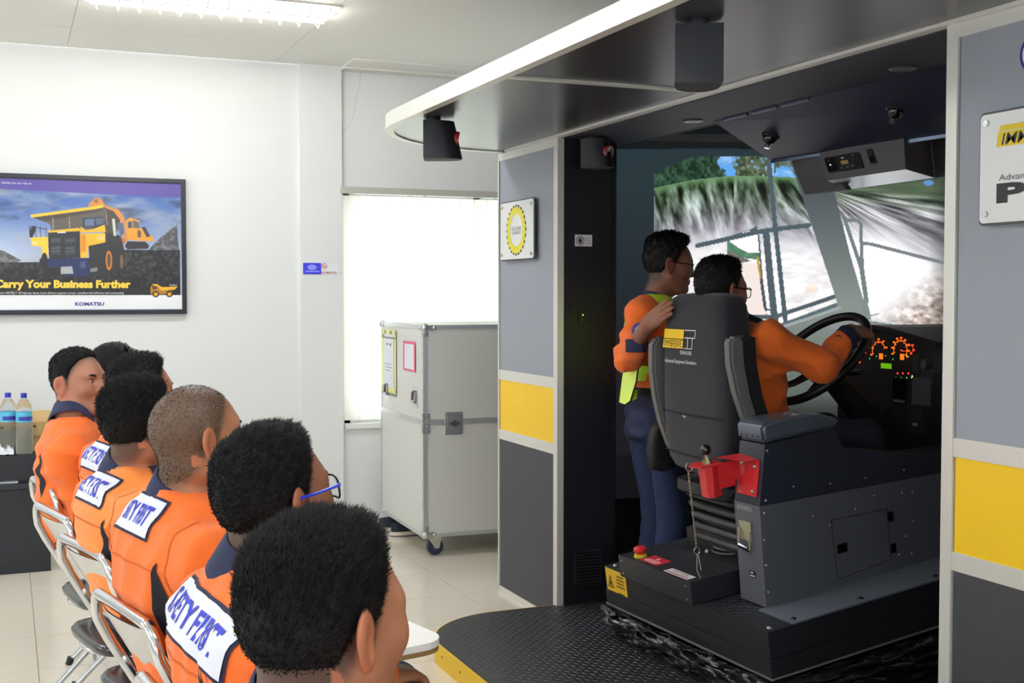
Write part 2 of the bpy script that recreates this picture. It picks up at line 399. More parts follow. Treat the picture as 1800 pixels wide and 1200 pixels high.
# ================================================================ POSTER
def make_poster():
    x0,x1,y0,y1=-52,321,306,552
    cv=Canvas(x0,x1,y0,y1,3); Z=lambda L:[(x/4,280+y/4) for x,y in L]
    X,Y=cv.X,cv.Y
    t=np.clip((Y-330)/130,0,1)[...,None]
    sky=np.array([58,92,160])*(1-t)+np.array([176,190,216])*t
    cl=fbm(X/60,Y/22,3)[...,None]; sky=sky*(1-np.clip((cl-.45)*2.2,0,.75))+np.array([165,170,180])*np.clip((cl-.45)*2.2,0,.75)
    dk=fbm(X/45+9,Y/18,8)[...,None]; sky=sky*(1-.45*np.clip((dk-.55)*3,0,1)*(Y<390)[...,None])
    left=np.clip((70-X)/90,0,1)[...,None]*np.clip((Y-380)/60,0,1)[...,None]; sky=sky*(1-left*.6)+np.array([205,214,232])*left*.6
    cv.a[:]=sky/255
    rock=fbm(X/5,Y/5,21)[...,None]; rockc=(np.array([52,50,54])+ (rock-.5)*120)/255
    for P in ([(1035,620),(1120,530),(1250,420),(1260,620)],[(-210,640),(0,640),(130,715),(0,760),(-210,780)]):
        mk=cv.m(Z(P)); cv.a[mk]=np.clip(rockc[mk]+.16,0,1)
    g=cv.m(Z([(-210,735),(250,725),(560,700),(830,625),(1270,620),(1270,980),(-210,980)])); cv.a[g]=np.clip(rockc[g]*.8,0,1)
    k=g&(Y>470); cv.a[k]*=(1-.35*np.clip((Y[k]-470)/40,0,1))[...,None]
    yel=(240,176,40); yd=(214,132,30); org=(206,132,58)
    p=lambda L,c,al=1: cv.poly(Z(L),c,al)
    # excavator behind
    p([(860,600),(880,560),(1010,560),(1040,590),(1030,615),(880,620)],(40,38,40))
    p([(870,400),(905,378),(970,400),(975,460),(1070,520),(1070,558),(880,550)],(222,150,50)); p([(885,410),(915,405),(918,455),(885,460)],(70,80,95)); p([(920,395),(965,410),(970,460),(925,455)],(90,95,100))
    p([(985,450),(1010,445),(1050,520),(1020,525)],(60,55,50)); p([(955,470),(980,480),(980,530),(955,525)],(90,80,60))
    p([(600,290),(650,235),(690,240),(720,280),(700,310),(620,310)],org); p([(700,280),(820,320),(860,380),(880,560),(850,560),(830,400),(790,340),(710,300)],org); p([(640,250),(670,240),(675,270),(645,275)],(150,90,50))
    p([(790,500),(865,550),(860,580),(800,600)],(180,100,55))
    # truck
    p([(600,600),(730,480),(830,520),(860,640),(850,780),(760,820),(610,830)],(38,37,40))
    p([(700,300),(780,330),(830,400),(800,500),(720,500)],(70,62,54)); p([(770,390),(790,390),(800,520),(780,520)],(205,205,190))
    p([(800,420),(850,420),(860,500),(830,520)],(80,95,125))
    p([(200,390),(330,440),(340,500),(720,470),(720,300)],(92,84,74)); p([(210,395),(700,315),(705,330),(300,420)],(70,62,52))
    p([(195,375),(640,300),(705,285),(710,305),(640,322),(200,395)],(250,190,50))
    p([(558,390),(700,375),(720,440),(640,460),(560,460)],(52,60,74)); p([(575,400),(640,392),(640,445),(575,450)],(92,112,140))
    p([(650,390),(700,385),(710,430),(655,440)],(84,96,115))
    p([(545,455),(580,480),(640,470),(715,435),(725,490),(540,500)],yel); p([(535,510),(720,500),(722,570),(600,600),(590,690),(535,690)],yel); p([(545,515),(580,515),(580,640),(545,650)],yd)
    p([(315,490),(535,465),(545,490),(320,505)],yel); p([(315,505),(540,488),(540,690),(320,700)],(38,38,42))
    for a in (335,435):
        for b in (545,605,630): p([(a,b),(a+68,b-6),(a+68,b+36),(a,b+40)],(58,60,68)); p([(a,b+14),(a+68,b+8),(a+68,b+14),(a,b+20)],(88,92,102))
    p([(380,497),(440,493),(440,505),(380,508)],(214,214,205))
    p([(195,545),(315,535),(315,700),(275,700),(270,610),(200,605)],(248,196,60)); p([(660,520),(715,515),(715,555),(660,560)],(236,190,110)); p([(205,575),(235,570),(240,600),(205,600)],(240,210,140))
    p([(255,700),(600,690),(605,830),(420,830),(420,760),(270,780)],(30,40,84)); p([(540,720),(575,715),(578,765),(540,768)],(70,80,120)); p([(255,700),(300,700),(300,780),(255,760)],(40,40,44))
    p([(270,770),(410,760),(410,830),(300,840)],(30,28,32)); p([(400,760),(480,755),(490,810),(400,815)],(168,168,170)); p([(610,770),(660,760),(660,790),(610,800)],(130,128,130))
    cv.ell(186,457,6,19,(196,120,44)); cv.ell(186,457,3.4,13,(90,66,48)); cv.ell(209,459,3,14,(120,84,50))
    cv.ell(72,462,6,18,(34,34,38))
    for a in (188,205,228,262,300): cv.line(Z([(a,460),(a+3,540)]),1.0,(40,40,46))
    cv.line(Z([(188,462),(310,480)]),1.2,(40,40,46)); cv.line(Z([(350,395),(352,490)]),.8,(190,185,170)); cv.line(Z([(465,375),(467,470)]),.8,(190,185,170)); cv.line(Z([(725,320),(735,440)]),.8,(200,195,180))
    p([(185,500),(205,460),(235,455),(230,490),(205,545),(188,540)],(40,36,36))
    # bands
    p([(-220,100),(1290,100),(1290,216),(-220,185)],(86,72,150)); p([(-220,972),(1290,972),(1290,1080),(-220,1080)],(238,240,244))
    # small truck
    p([(1050,885),(1095,888),(1130,910),(1250,905),(1225,930),(1130,940),(1100,920)],yel); p([(1045,905),(1100,900),(1125,940),(1210,940),(1210,965),(1045,965)],(180,120,30)); p([(1060,905),(1090,902),(1095,925),(1062,928)],(60,60,60))
    for a in (1084,1186): cv.ell(a/4,280+965/4,6.4,6.2,(40,36,30)); cv.ell(a/4,280+965/4,3.6,3.6,(235,170,40))
    return cv
cv=make_poster()
PX0,PX1,PZ0,PZ1=-.176,1.0,1.409,2.178; PY=YB-.03
po=thing('framed_poster','wide black framed poster of a yellow dump truck on the white wall','poster',((PX0+PX1)/2,YB,PZ0))
w,h=450,300
jj=np.clip((np.linspace(0,1,h)*(cv.h-1)).astype(int),1,cv.h-2); ii=np.clip((np.linspace(0,1,w)*(cv.w-1)).astype(int),1,cv.w-2)
sm=sum(cv.a[np.ix_(jj+a,ii+b)] for a in(-1,0,1) for b in(-1,0,1))/9
P=np.zeros((h,w,3)); P[...,0]=np.linspace(PX0,PX1,w)[None,:]; P[...,2]=np.linspace(PZ1,PZ0,h)[:,None]; P[...,1]=PY
obj('print',grid_mesh('print',P[::-1],sm[::-1]),vmat('poster_print',.35),po,smooth=False)
fb=mat('poster_frame_black',(20,22,34),.3); m=MB(); w=.026
m.box(PX0-w,PX1+w,PY-.012,YB,PZ1-.002,PZ1+w,.004).box(PX0-w,PX1+w,PY-.012,YB,PZ0-w,PZ0+.002,.004).box(PX0-w,PX0+.002,PY-.012,YB,PZ0,PZ1,.004).box(PX1-.002,PX1+w,PY-.012,YB,PZ0,PZ1,.004)
obj('frame',m,fb,po)
m=MB(); m.box(PX0,PX1,PY+.002,YB-.001,PZ0,PZ1); obj('backing',m,fb,po)
ex,ez=(1,0,0),(0,0,1); pz=lambda px,py: at(px,py,'y',PY)
def ptext(s,xa,xb,ym,hh,mm,name='lettering',**k):
    a,b=pz(xa,ym),pz(xb,ym); text(name,s,((a+b)/2),ex,ez,mm,po,width=b[0]-a[0],height=hh,**k)
ptext('Carry Your Business Further',-9,230,501,.062,mat('print_yellow',(250,205,70),.4),bold=.05)
ptext('KOMATSU',132,183,534,.022,mat('print_violet',(58,46,140),.4),bold=.04)
pw=mat('print_white',(225,225,228),.4)
ptext("Komatsu's HD785-7 off-highway dump truck delivers superior power, excellent fuel efficiency and outstanding",-14,217,515,.017,pw)
ptext('manoeuvrability. Team it with the world-leading PC2000-8 hydraulic excavator for optimum jobsite productivity.',-14,225,520.5,.017,pw)
ptext('Quality you can rely on',3,55,322,.015,pw); ptext('HD785-7',298,311,501,.01,pw)
# ================================================================ NO SMOKING SIGN ON PILASTER
SY=YB-.035
sg=thing('wall_sign','small blue and white no smoking sign on the pilaster','sign',(1.86,SY,1.667))
A=at(531,462,'y',SY); B=at(595,482,'y',SY); m=MB(); m.box(A[0],B[0],SY-.004,SY,B[2],A[2]); obj('plate',m,mat('sign_white',(232,234,238),.4),sg)
cx=A[0]+.06; cz=(A[2]+B[2])/2
flat('blue_field',[rect(-.055,.062,-.036,.036)],(cx,SY-.004,cz),ex,ez,mat('sign_blue',(64,62,220),.4),sg)
flat('emblem',[ell(0,.008,.03,.017)],(cx+.003,SY-.0046,cz),ex,ez,mat('sign_pale_blue',(150,152,250),.4),sg)
flat('emblem_strip',[rect(-.045,.048,-.022,-.014)],(cx+.003,SY-.0046,cz),ex,ez,mat('sign_pale_blue',(150,152,250),.4),sg)
red=mat('sign_red',(196,70,76),.5); gx=at(570,468,'y',SY)
flat('no_smoking_ring',ringpolys(0,0,.014,.0175,24)+[[(-.011,.0095),(-.0085,.0118),(.0115,-.0095),(.009,-.0118)]],(gx[0],SY-.004,gx[2]+.002),ex,ez,red,sg)
flat('cigarette',[rect(-.009,.009,-.004,-.001)],(gx[0],SY-.0039,gx[2]),ex,ez,mat('print_black',(30,30,32),.5),sg)
a,b=at(552,478,'y',SY),at(592,478,'y',SY); text('lettering','DILARANG MEROKOK',(a+b)/2+[0,-.004,-.003],ex,ez,red,sg,width=b[0]-a[0],height=.013,bold=.02)
# ================================================================ BLACK CABINET, BOTTLES, CARTON
blk=mat('black_laminate',(30,33,40),.45,bump=.05,bscale=90); blk2=mat('black_laminate_top',(40,44,52),.35)
cb=thing('storage_cabinet','low black cabinet against the poster wall beside the seated men','cabinet',(-.2,7.2,0))
m=MB(); m.box(-.62,.208,7.012,7.6,0,.455,.004); obj('body',m,blk,cb)
m=MB(); m.box(-.64,.222,6.995,7.6,.458,.485,.005); obj('worktop',m,blk2,cb)
m=MB(); m.box(-.60,.185,7.06,7.6,.485,.63,.006); obj('top_box',m,blk,cb)
m=MB(); m.box(-.05,.05,7.02,7.06,.487,.497,.003); obj('handle_strip',m,mat('silver_strip',(200,202,205),.3,metal=.7),cb)
pet=mat('clear_plastic',(236,243,247),.08,trans=.9,spec=.4); MATS['clear_plastic'].node_tree.nodes['Principled BSDF'].inputs['IOR'].default_value=1.15
capm=mat('bottle_cap_blue',(40,44,170),.4); labm=mat('bottle_label_blue',(92,190,226),.4,var=.25,vscale=30); labd=mat('bottle_label_navy',(60,60,160),.4); watr=mat('water',(232,240,242),.03,trans=.95,spec=.4); MATS['water'].node_tree.nodes['Principled BSDF'].inputs['IOR'].default_value=1.2
def bottle(x,y,label):
    t=thing('water_bottle',label,'bottle',(x,y,.63),'water bottles on the black cabinet'); c=(x,y,.63); r=.043
    pr=[(0,.0),(r*.9,.0),(r,.012)]
    for k in range(6): z=.03+.022*k; pr+=[(r,z),(r*.955,z+.006),(r,z+.012)]
    pr+=[(r,.17),(r*.97,.175),(r*.97,.235),(r,.242),(r*.86,.27),(r*.55,.292),(.015,.303),(.014,.318)]
    obj('body',MB().lathe(pr,c,n=24),pet,t,deg=60); obj('water_fill',MB().lathe([(0,.004),(r*.88,.004),(r*.93,.02),(r*.93,.14),(0,.14)],c,n=20),watr,t)
    obj('label_band',MB().lathe([(r*.985,.177),(r*.985,.233)],c,n=24),labm,t); obj('label_mark',MB().lathe([(r*.995,.186),(r*.995,.208)],c,n=10,a0=3.2,a1=5.4),labd,t)
    obj('cap',MB().lathe([(0,.335),(.0155,.334),(.0165,.315),(.0165,.309),(0,.309)],c,n=20),capm,t)
bottle(.085,7.13,'clear water bottle with blue cap nearest the seated man with the turned head'); bottle(.005,7.19,'clear water bottle with blue cap further from the seated men, behind the carton')
card=mat('cardboard',(205,170,112),.8,var=.06,vscale=20)
ct=thing('snack_carton','open brown cardboard carton with punched holes on the black cabinet','box',(0,7.4,.63))
m=MB(); m.box(-.16,.185,7.26,7.5,.63,.725,.002); obj('body',m,card,ct)
m=MB(); m.obox((.03,7.36,.775),(.2,0,0),(0,.13,.02),(0,-.006,.04)); obj('lid',m,card,ct)
m=MB(); 
for x in (-.02,.14): obj('punched_hole',MB().cyl((x,7.228,.77),(x,7.222,.771),.007,n=10),mat('hole_dark',(50,38,26),.9),ct)
pap=thing('paper_stack','crumpled white paper on the black cabinet beside the carton','paper',(-.05,7.15,.63))
m=MB(); n=10; r_=np.random.default_rng(3); g=[(-.13+.16*i/n,7.09+.13*j/n,.634+.05*abs(math.sin(i*1.3+j*.7))*(1-abs(2*j/n-1))+.006*r_.random()) for j in range(n+1) for i in range(n+1)]
m.add(g,[(j*(n+1)+i,j*(n+1)+i+1,(j+1)*(n+1)+i+1,(j+1)*(n+1)+i) for j in range(n) for i in range(n)]); obj('sheet',m,mat('paper_white',(225,228,232),.7),pap)
# ================================================================ FLIGHT CASE
CN=np.array([2.182,6.535]); ang=math.radians(-1.6)       # near corner, slight turn
cu=np.array([math.cos(ang),math.sin(ang),0]); cvv=np.array([-math.sin(ang),math.cos(ang),0]); c0=np.array([CN[0],CN[1],0]); cz_=np.array([0,0,1.])
cs=thing('flight_case','tall silver flight case on castors in front of the sunlit window','case',tuple(c0))
cp=lambda u,v,z: c0+u*cu+v*cvv+z*cz_
silv=mat('aluminium_laminate',(214,214,208),.5,metal=.05,bump=.06,bscale=300,stretch=(1,1,.3)); edge=mat('aluminium_edge',(208,210,212),.32,metal=.7); steel=mat('zinc_steel',(196,198,200),.28,metal=.9)
LU,LV,Z0,Z1=1.25,.93,.118,1.325
def cbox(u0,u1,v0,v1,z0,z1,b=0): return MB().obox(cp((u0+u1)/2,(v0+v1)/2,(z0+z1)/2),cu*abs(u1-u0)/2,cvv*abs(v1-v0)/2,cz_*(z1-z0)/2,b)
obj('lower_body',cbox(0,LU,0,LV,Z0,.772),silv,cs); obj('lid',cbox(0,LU,0,LV,.780,Z1),silv,cs)
def add(mb,o): mb.add(o.v,o.f); return mb
e=.022
for n_,z0,z1 in (('lid_corner_angle',.785,Z1),('body_corner_angle',Z0,.768)):
    for u in (0,LU):
        for v in (0,LV):
            m=MB(); su=1 if u==0 else -1; sv=1 if v==0 else -1
            add(m,cbox(u-.003*su,u+e*su,v-.003*sv,v-.0*sv+.001*sv,z0,z1)); add(m,cbox(u-.003*su,u+.001*su,v,v+e*sv,z0,z1))
            r=obj(n_,m,edge,cs,smooth=False)
for z0,z1 in ((.758,.79),(Z1-.02,Z1+.003),(Z0-.003,Z0+.018)):
    m=MB(); add(m,cbox(-.004,LU+.004,-.004,.0,z0,z1)); add(m,cbox(-.004,.0,0,LV,z0,z1)); obj('edge_rail',m,edge,cs,smooth=False)
m=MB(); add(m,cbox(-.003,LU,-.003,LV,Z1-.0,Z1+.003)); obj('top_skin',m,silv,cs,smooth=False)
for k in range(11):
    z=.2+k*.108; m=MB(); 
    m.ball(cp(.011,-.003,z),.004,5); m.ball(cp(-.003,.011,z),.004,5); obj('rivet',m,steel,cs)
for u,v,z in ((0,0,Z1),(0,LV,Z1),(LU,0,Z1),(0,0,Z0),(0,LV,Z0),(LU,0,Z0)):
    m=MB(); s=1 if z==Z1 else -1; su=1 if u==0 else -1; sv=1 if v==0 else -1; c=cp(u+.012*su,v+.012*sv,z-.012*s); m.ball(c,.026,8)
    for d,f in ((cu*su,cvv*sv),(cvv*sv,cu*su),(-cz_*s,(cu*su+cvv*sv)*0)):
        q=c+d*.045-f*.01; m.obox((c+q)/2,d*.028,np.cross(d,[0,0,1.])*.012 if abs(d[2])<.5 else cu*.016,(cz_ if abs(d[2])<.5 else cvv)*.016,.004); m.ball(c+d*.052-f*.012,.013,6)
    obj('ball_corner',m,steel,cs)
for v0,v1 in ((.12,.20),(.735,.815)):                                   # recessed handles on the side facing -X
    h=obj('handle_dish',add(cbox(-.004,.001,v0-.014,v1+.014,.848,.968,.001),cbox(-.006,-.003,v0+.002,v1-.002,.868,.95)),edge,cs)
    obj('dish_hollow',cbox(-.0075,-.006,v0+.006,v1-.006,.872,.946),mat('hollow_dark',(84,96,104),.4,metal=.5),h)
    m=MB(); m.tube([cp(-.012,v0+.008,.938),cp(-.016,v0+.008,.885),cp(-.016,v1-.008,.885),cp(-.012,v1-.008,.938)],.007,n=8); obj('bail',m,steel,h)
lt=obj('butterfly_latch',add(cbox(.128,.232,-.006,.001,.70,.83,.002),cbox(.14,.22,-.009,-.005,.714,.816,.001)),steel,cs)
m=MB(); m.cyl(cp(.18,-.008,.765),cp(.18,-.02,.765),.018,n=16); m.obox(cp(.18,-.023,.765),cu*.03,cvv*.003,cz_*.008); obj('twist_knob',m,mat('latch_dark',(126,128,122),.35,metal=.9),lt)
for k in range(4):
    m=MB(); a=cbox(-.008,.035,-.008,-.002,.712+.03*k,.736+.03*k,.001); add(m,a); add(m,cbox(-.008,-.002,-.006,.022,.712+.03*k,.736+.03*k,.001)); m.ball(cp(.018,-.008,.724+.03*k),.005,5); obj('hinge_leaf',m,steel,cs)
paper=mat('paper_white',(225,228,232),.7)
d1=thing('packing_list','white packing list sleeve with yellow and black border tape on the flight case','document',tuple(cp(-.004,.72,1.07)))
V_=-cvv; oo=cp(-.0045,.725,1.088)
flat('sheet',[rect(-.155,.155,-.165,.165)],oo,V_,cz_,paper,d1); yt=mat('tape_yellow',(224,226,150),.5); kt=mat('tape_dark',(128,128,120),.5)
flat('yellow_tape',[rect(-.17,-.13,-.19,.19),rect(.13,.17,-.19,.19),rect(-.17,.17,.165,.195),rect(-.17,.17,-.195,-.165)],oo,V_,cz_,yt,d1,off=.0016)
flat('dark_tape_mark',[rect(-.1,-.06,.17,.19),rect(.03,.08,.17,.19),rect(-.15,-.10,.14,.165),rect(-.1,.16,.140,.152),rect(.12,.13,-.16,.14),rect(-.155,.165,-.21,-.198),rect(-.1,-.05,-.19,-.17)],oo,V_,cz_,kt,d1,off=.0024)
flat('typed_lines',[rect(-.06,-.01,.10,.112),rect(.02,.06,.095,.112),rect(-.09,.06,-.02,-.016),rect(-.08,.07,-.04,-.036),rect(-.08,.05,-.06,-.056)],oo,V_,cz_,kt,d1,off=.0017)
d2=thing('pink_edged_note','white note sheet with pink tape edges on the flight case','document',tuple(cp(-.004,.29,1.14))); oo=cp(-.0045,.272,1.142)
flat('sheet',[rect(-.105,.105,-.077,.077)],oo,V_,cz_,paper,d2); pk=mat('tape_pink',(228,92,130),.5)
flat('pink_tape',[rect(-.125,-.098,-.085,.085),rect(.10,.125,-.09,.08),rect(-.12,.12,.07,.085),rect(-.12,.12,-.088,-.079)],oo,V_,cz_,pk,d2,off=.0016)
rub=mat('caster_rubber',(34,44,74),.45)
for u,v in ((.075,.075),(.075,LV-.08),(LU-.08,.075)):
    ca=obj('caster',add(cbox(u-.045,u+.045,v-.04,v+.04,.106,Z0,.002),MB()),steel,cs)
    w=MB(); c=cp(u+.012,v,.047); w.cyl(c-cvv*.016,c+cvv*.016,.047,n=28); obj('wheel',w,rub,ca,deg=50)
    w=MB(); w.cyl(c-cvv*.018,c+cvv*.018,.022,n=20); obj('hub',w,mat('caster_hub',(60,70,92),.5),ca)
    w=MB()
    for s in (-1,1): w.prism([(-.05,.06),(.035,.06),(.022,-.008),(-.002,-.008)],c,cu,cz_,cvv*s,.019,.023)
    w.obox(cp(u,v,.104),cu*.04,cvv*.024,cz_*.004); obj('fork',w,mat('caster_fork',(206,202,184),.35,metal=.6),ca)
# shoes under the case
navy=mat('shoe_canvas',(24,30,52),.8,bump=.2,bscale=500); sole=mat('shoe_sole',(222,212,190),.6)
def shoe(x,y,rot,label):
    t=thing('canvas_shoe',label,'shoe',(x,y,0),'shoes behind the flight case'); R=Matrix.Rotation(rot,3,'Z'); T_=Vector((x,y,0))
    def prof(s): return .036+.012*math.sin(PI*min(1,s*1.1))-.006*s
    def ring(z0,z1,g,top=False):
        mm=MB(); N=22; P=[]
        for zi in (z0,z1):
            for i in range(N):
                a=2*PI*i/N; s=(1-math.cos(a))/2; P.append(T_+R@Vector((-.135+.27*s+0,math.sin(a)*(.046+.008*s)*g+0,zi)))
        mm.add(P,[(i,(i+1)%N,N+(i+1)%N,N+i) for i in range(N)]+[tuple(range(N))[::-1],tuple(range(N,2*N))]); return mm
    obj('sole',ring(0,.032,1.08),sole,t); obj('sole_stripe',ring(.002,.010,1.10),mat('sole_line',(60,70,100),.6),t)
    mm=MB(); N=20; lev=[(0.03,1,0),(.05,.98,0),(.07,.86,.0),(.088,.7,-.03)]; P=[]
    for z,g,dx in lev:
        for i in range(N):
            a=2*PI*i/N; s=(1-math.cos(a))/2; zz=.03+(z-.03)*(1.0 if s<.45 else 1-.75*(s-.45)/.55); P.append(T_+R@Vector((-.13+.26*s*(1 if z<.06 else .93),math.sin(a)*.047*g,zz)))
    mm.add(P,[(r*N+i,r*N+(i+1)%N,(r+1)*N+(i+1)%N,(r+1)*N+i) for r in range(3) for i in range(N)]+[tuple(range(3*N,4*N))]); obj('upper',mm,navy,t)
    mm=MB(); mm.tube([T_+R@Vector((.05,.02,.075)),T_+R@Vector((.07,.04,.05)),T_+R@Vector((.05,.058,.012))],.0025,n=6); obj('lace',mm,navy,t)
shoe(2.315,7.21,math.radians(8),'navy canvas shoe with cream sole, nearer one under the flight case'); shoe(2.29,7.37,math.radians(4),'navy canvas shoe with cream sole, further one under the flight case')
# ================================================================ SIMULATOR CABIN
FX=2.291; YL0,YL1=4.957,5.672; YR0=2.525; YE=1.15; ZT=2.207; ZP=.09
alw=mat('white_aluminium',(222,221,213),.38,metal=.25); greyp=mat('panel_grey',(152,157,165),.5,bump=.04,bscale=700); yelp=mat('panel_yellow',(248,203,28),.45); chap=mat('panel_charcoal',(66,67,72),.55,bump=.08,bscale=600)
darkp=mat('cabin_dark',(22,23,32),.5,bump=.03,bscale=300); under=mat('canopy_underside',(76,75,82),.27,metal=.45,bump=.03,bscale=300,stretch=(1,12,1)); inner=mat('cabin_ceiling',(42,44,58),.55)
sim=thing('simulator_cabin','walk-in truck simulator cabin with grey, yellow and charcoal front and white trim','simulator',(3.4,3.6,0))
EXn,EZ=(0,-1,0),(0,0,1)           # reading direction on faces that look toward -X
def front_panel(y0,y1):
    for n,z0,z1,mm in (('grey_field',1.125,2.167,greyp),('yellow_field',.825,1.075,yelp),('charcoal_field',.03,.775,chap)):
        obj(n,MB().box(FX+.004,FX+.02,y0+.006,y1-.006,z0-.004,z1+.004),mm,sim,smooth=False)
    for z0,z1 in ((2.167,ZT-.004),(1.075,1.125),(.775,.825),(0.0,.03)): obj('cross_rail',MB().box(FX,FX+.024,y0,y1,z0,z1,.002),alw,sim)
front_panel(5.0,YL1-.012); front_panel(YE,YR0-.04)
for y0,y1 in ((YL0,5.0),(YL1-.012,YL1),(YR0-.04,YR0),(YE-.02,YE)): obj('corner_post',MB().box(FX-.003,FX+.03,y0,y1,0,ZT-.002,.003),alw,sim)
# outer skin of the cabin (sides, back, roof)
obj('side_wall',MB().box(FX+.03,4.75,YL1-.03,YL1-.006,0,2.45),greyp,sim,smooth=False); obj('side_wall',MB().box(FX+.03,4.75,YE-.02,YE+.004,0,2.45),greyp,sim,smooth=False)
obj('back_wall',MB().box(4.73,4.75,YE,YL1-.03,0,2.45),darkp,sim,smooth=False)
obj('roof',MB().box(2.70,4.75,YE,YL1-.03,2.43,2.45),darkp,sim,smooth=False); obj('roof_riser',MB().box(2.69,2.71,YE,YL1-.01,2.2,2.45),darkp,sim,smooth=False)
obj('cabin_ceiling',MB().box(FX+.02,2.70,YE,YL1-.01,2.2,2.255),inner,sim,smooth=False)
# inside side walls
obj('inner_wall',MB().box(FX+.03,2.575,YL0-.002,YL0+.03,ZP,2.2),darkp,sim,smooth=False); obj('inner_wall',MB().box(2.545,2.575,YL0+.03,YL1-.03,ZP,2.2),darkp,sim,smooth=False)
obj('inner_wall',MB().box(FX+.03,4.0,YR0-.03,YR0-.002,ZP,2.2),darkp,sim,smooth=False)
obj('wall_edge_trim',MB().box(2.567,2.58,YL0-.01,YL0-.001,ZP,2.19,.002),mat('trim_black',(24,26,32),.4),sim)
# canopy ---------------------------------------------------------------
def arcpts(cx,cy,rx,ry,a0,a1,n): return [(cx+rx*math.cos(math.radians(a0+(a1-a0)*i/n)),cy+ry*math.sin(math.radians(a0+(a1-a0)*i/n))) for i in range(n+1)]
outl=[(FX,YE)]+[(1.5,YE)]+arcpts(2.29,4.85,.79,.79,180,90,18)
can=[(x,y) for x,y in outl]
obj('canopy_board',MB().prism([(x if x<2.28 else x+.02,y) for x,y in can],(0,0,0),(1,0,0),(0,1,0),(0,0,1),ZT+.006,ZT+.055),under,sim,smooth=False)
def offset_path(P,d):
    out=[]
    for i,p in enumerate(P):
        a=np.array(P[max(i-1,0)]);b=np.array(P[min(i+1,len(P)-1)]); t=(b-a)/np.linalg.norm(b-a); out.append(np.array(p)+d*np.array([t[1],-t[0]]))
    return out
path=can[1:]; i0=offset_path(path,.028); o0=offset_path(path,-.008)   # fascia: outside skin and rim under the board
m=MB(); n=len(path); V=[]
for p,q in zip(i0,o0): V+=[(p[0],p[1],ZT),(q[0],q[1],ZT),(q[0],q[1],ZT+.06),(p[0],p[1],ZT+.06)]
m.add(V,[(4*i+k,4*i+(k+1)%4,4*i+4+(k+1)%4,4*i+4+k) for i in range(n-1) for k in range(4)]+[(0,1,2,3)[::-1],tuple(4*(n-1)+k for k in range(4))])
obj('fascia',m,alw,sim,deg=40)
m=MB(); m.box(FX-.016,FX+.006,YE,YL0+.6,ZT-.004,ZT+.008,.001).box(FX+.008,FX+.02,YE,YL0+.6,ZT-.004,ZT+.008,.001); obj('header_trim',m,alw,sim)
m=MB(); m.box(1.53,FX-.016,3.67,3.684,ZT-.001,ZT+.008,.001).box(1.53,FX-.016,3.688,3.706,ZT-.001,ZT+.008,.001); obj('canopy_joint_trim',m,alw,sim)
# floor of the cabin = step platform --------------------------------------
plat=thing('step_platform','black chequer-plate platform with yellow rounded edge at the simulator entrance','platform',(2.2,3.5,0))
pout=[(4.55,2.53),(FX+.03,2.53),(FX+.03,1.2),(1.6,1.2)]+arcpts(2.0,4.58,.40,.40,180,90,14)+[(4.55,4.98)]
plm=mat('platform_black',(50,51,55),.4,metal=.25,bump=.1,bscale=120)
obj('deck',MB().prism(pout,(0,0,0),(1,0,0),(0,1,0),(0,0,1),.075,ZP),plm,plat,smooth=False)
obj('underside',MB().prism([(x*.0+max(x,1.62) if x<1.8 else x,min(y,4.965)) for x,y in pout],(0,0,0),(1,0,0),(0,1,0),(0,0,1),.001,.075),mat('platform_core',(40,38,34),.7),plat,smooth=False)
yp=[(1.6,1.2)]+arcpts(2.0,4.58,.40,.40,180,90,14)+[(2.28,4.98)]; oo=offset_path(yp,-.006); m=MB(); V=[]
for p,q in zip(yp,oo): V+=[(p[0],p[1],.001),(q[0],q[1],.001),(q[0],q[1],ZP-.001),(p[0],p[1],ZP-.001)]
n=len(yp); m.add(V,[(4*i+k,4*i+(k+1)%4,4*i+4+(k+1)%4,4*i+4+k) for i in range(n-1) for k in range(4)]+[(3,2,1,0),tuple(4*(n-1)+k for k in range(4))]); obj('yellow_edge',m,yelp,plat,deg=40)
for y in np.arange(1.4,4.6,.21): obj('edge_screw',MB().cyl((1.5945,y,.05),(1.592,y,.05),.004,n=8),darkp,plat)
def tread(x0,x1,y0,y1,step,inside,fn,l=.011,w=.0042,h=.0016):
    mm=MB(); V=[];F=[];k=0
    for i in range(int((x1-x0)/step)):
        for j in range(int((y1-y0)/step)):
            x=x0+step*(i+.5); y=y0+step*(j+.5)
            if not inside(x,y): continue
            a=PI/4 if (i+j)%2 else -PI/4; c,s=math.cos(a),math.sin(a)
            V+=[fn(x+l*c,y+l*s,0),fn(x-w*s,y+w*c,0),fn(x-l*c,y-l*s,0),fn(x+w*s,y-w*c,0),fn(x+l*.45*c,y+l*.45*s,h),fn(x-l*.45*c,y-l*.45*s,h)]
            F+=[(k,k+1,k+4),(k+1,k+2,k+5,k+4),(k+2,k+3,k+5),(k+3,k,k+4,k+5)]; k+=6
    mm.v=V; mm.f=F
    me=bpy.data.meshes.new('tread'); me.from_pydata([tuple(map(float,p)) for p in V],[],F); me.update(); return me
def inpl(x,y):
    if y>4.58 and x<2.0: return (x-2.0)**2+(y-4.58)**2<.375**2
    return x>1.625 and y<4.95
trm=mat('tread_pattern',(74,75,80),.32,metal=.4)
tr=obj('tread',tread(1.6,2.9,2.55,4.97,.024,inpl,lambda x,y,h:(x,y,ZP+h)),trm,plat,smooth=False,kind='stuff')
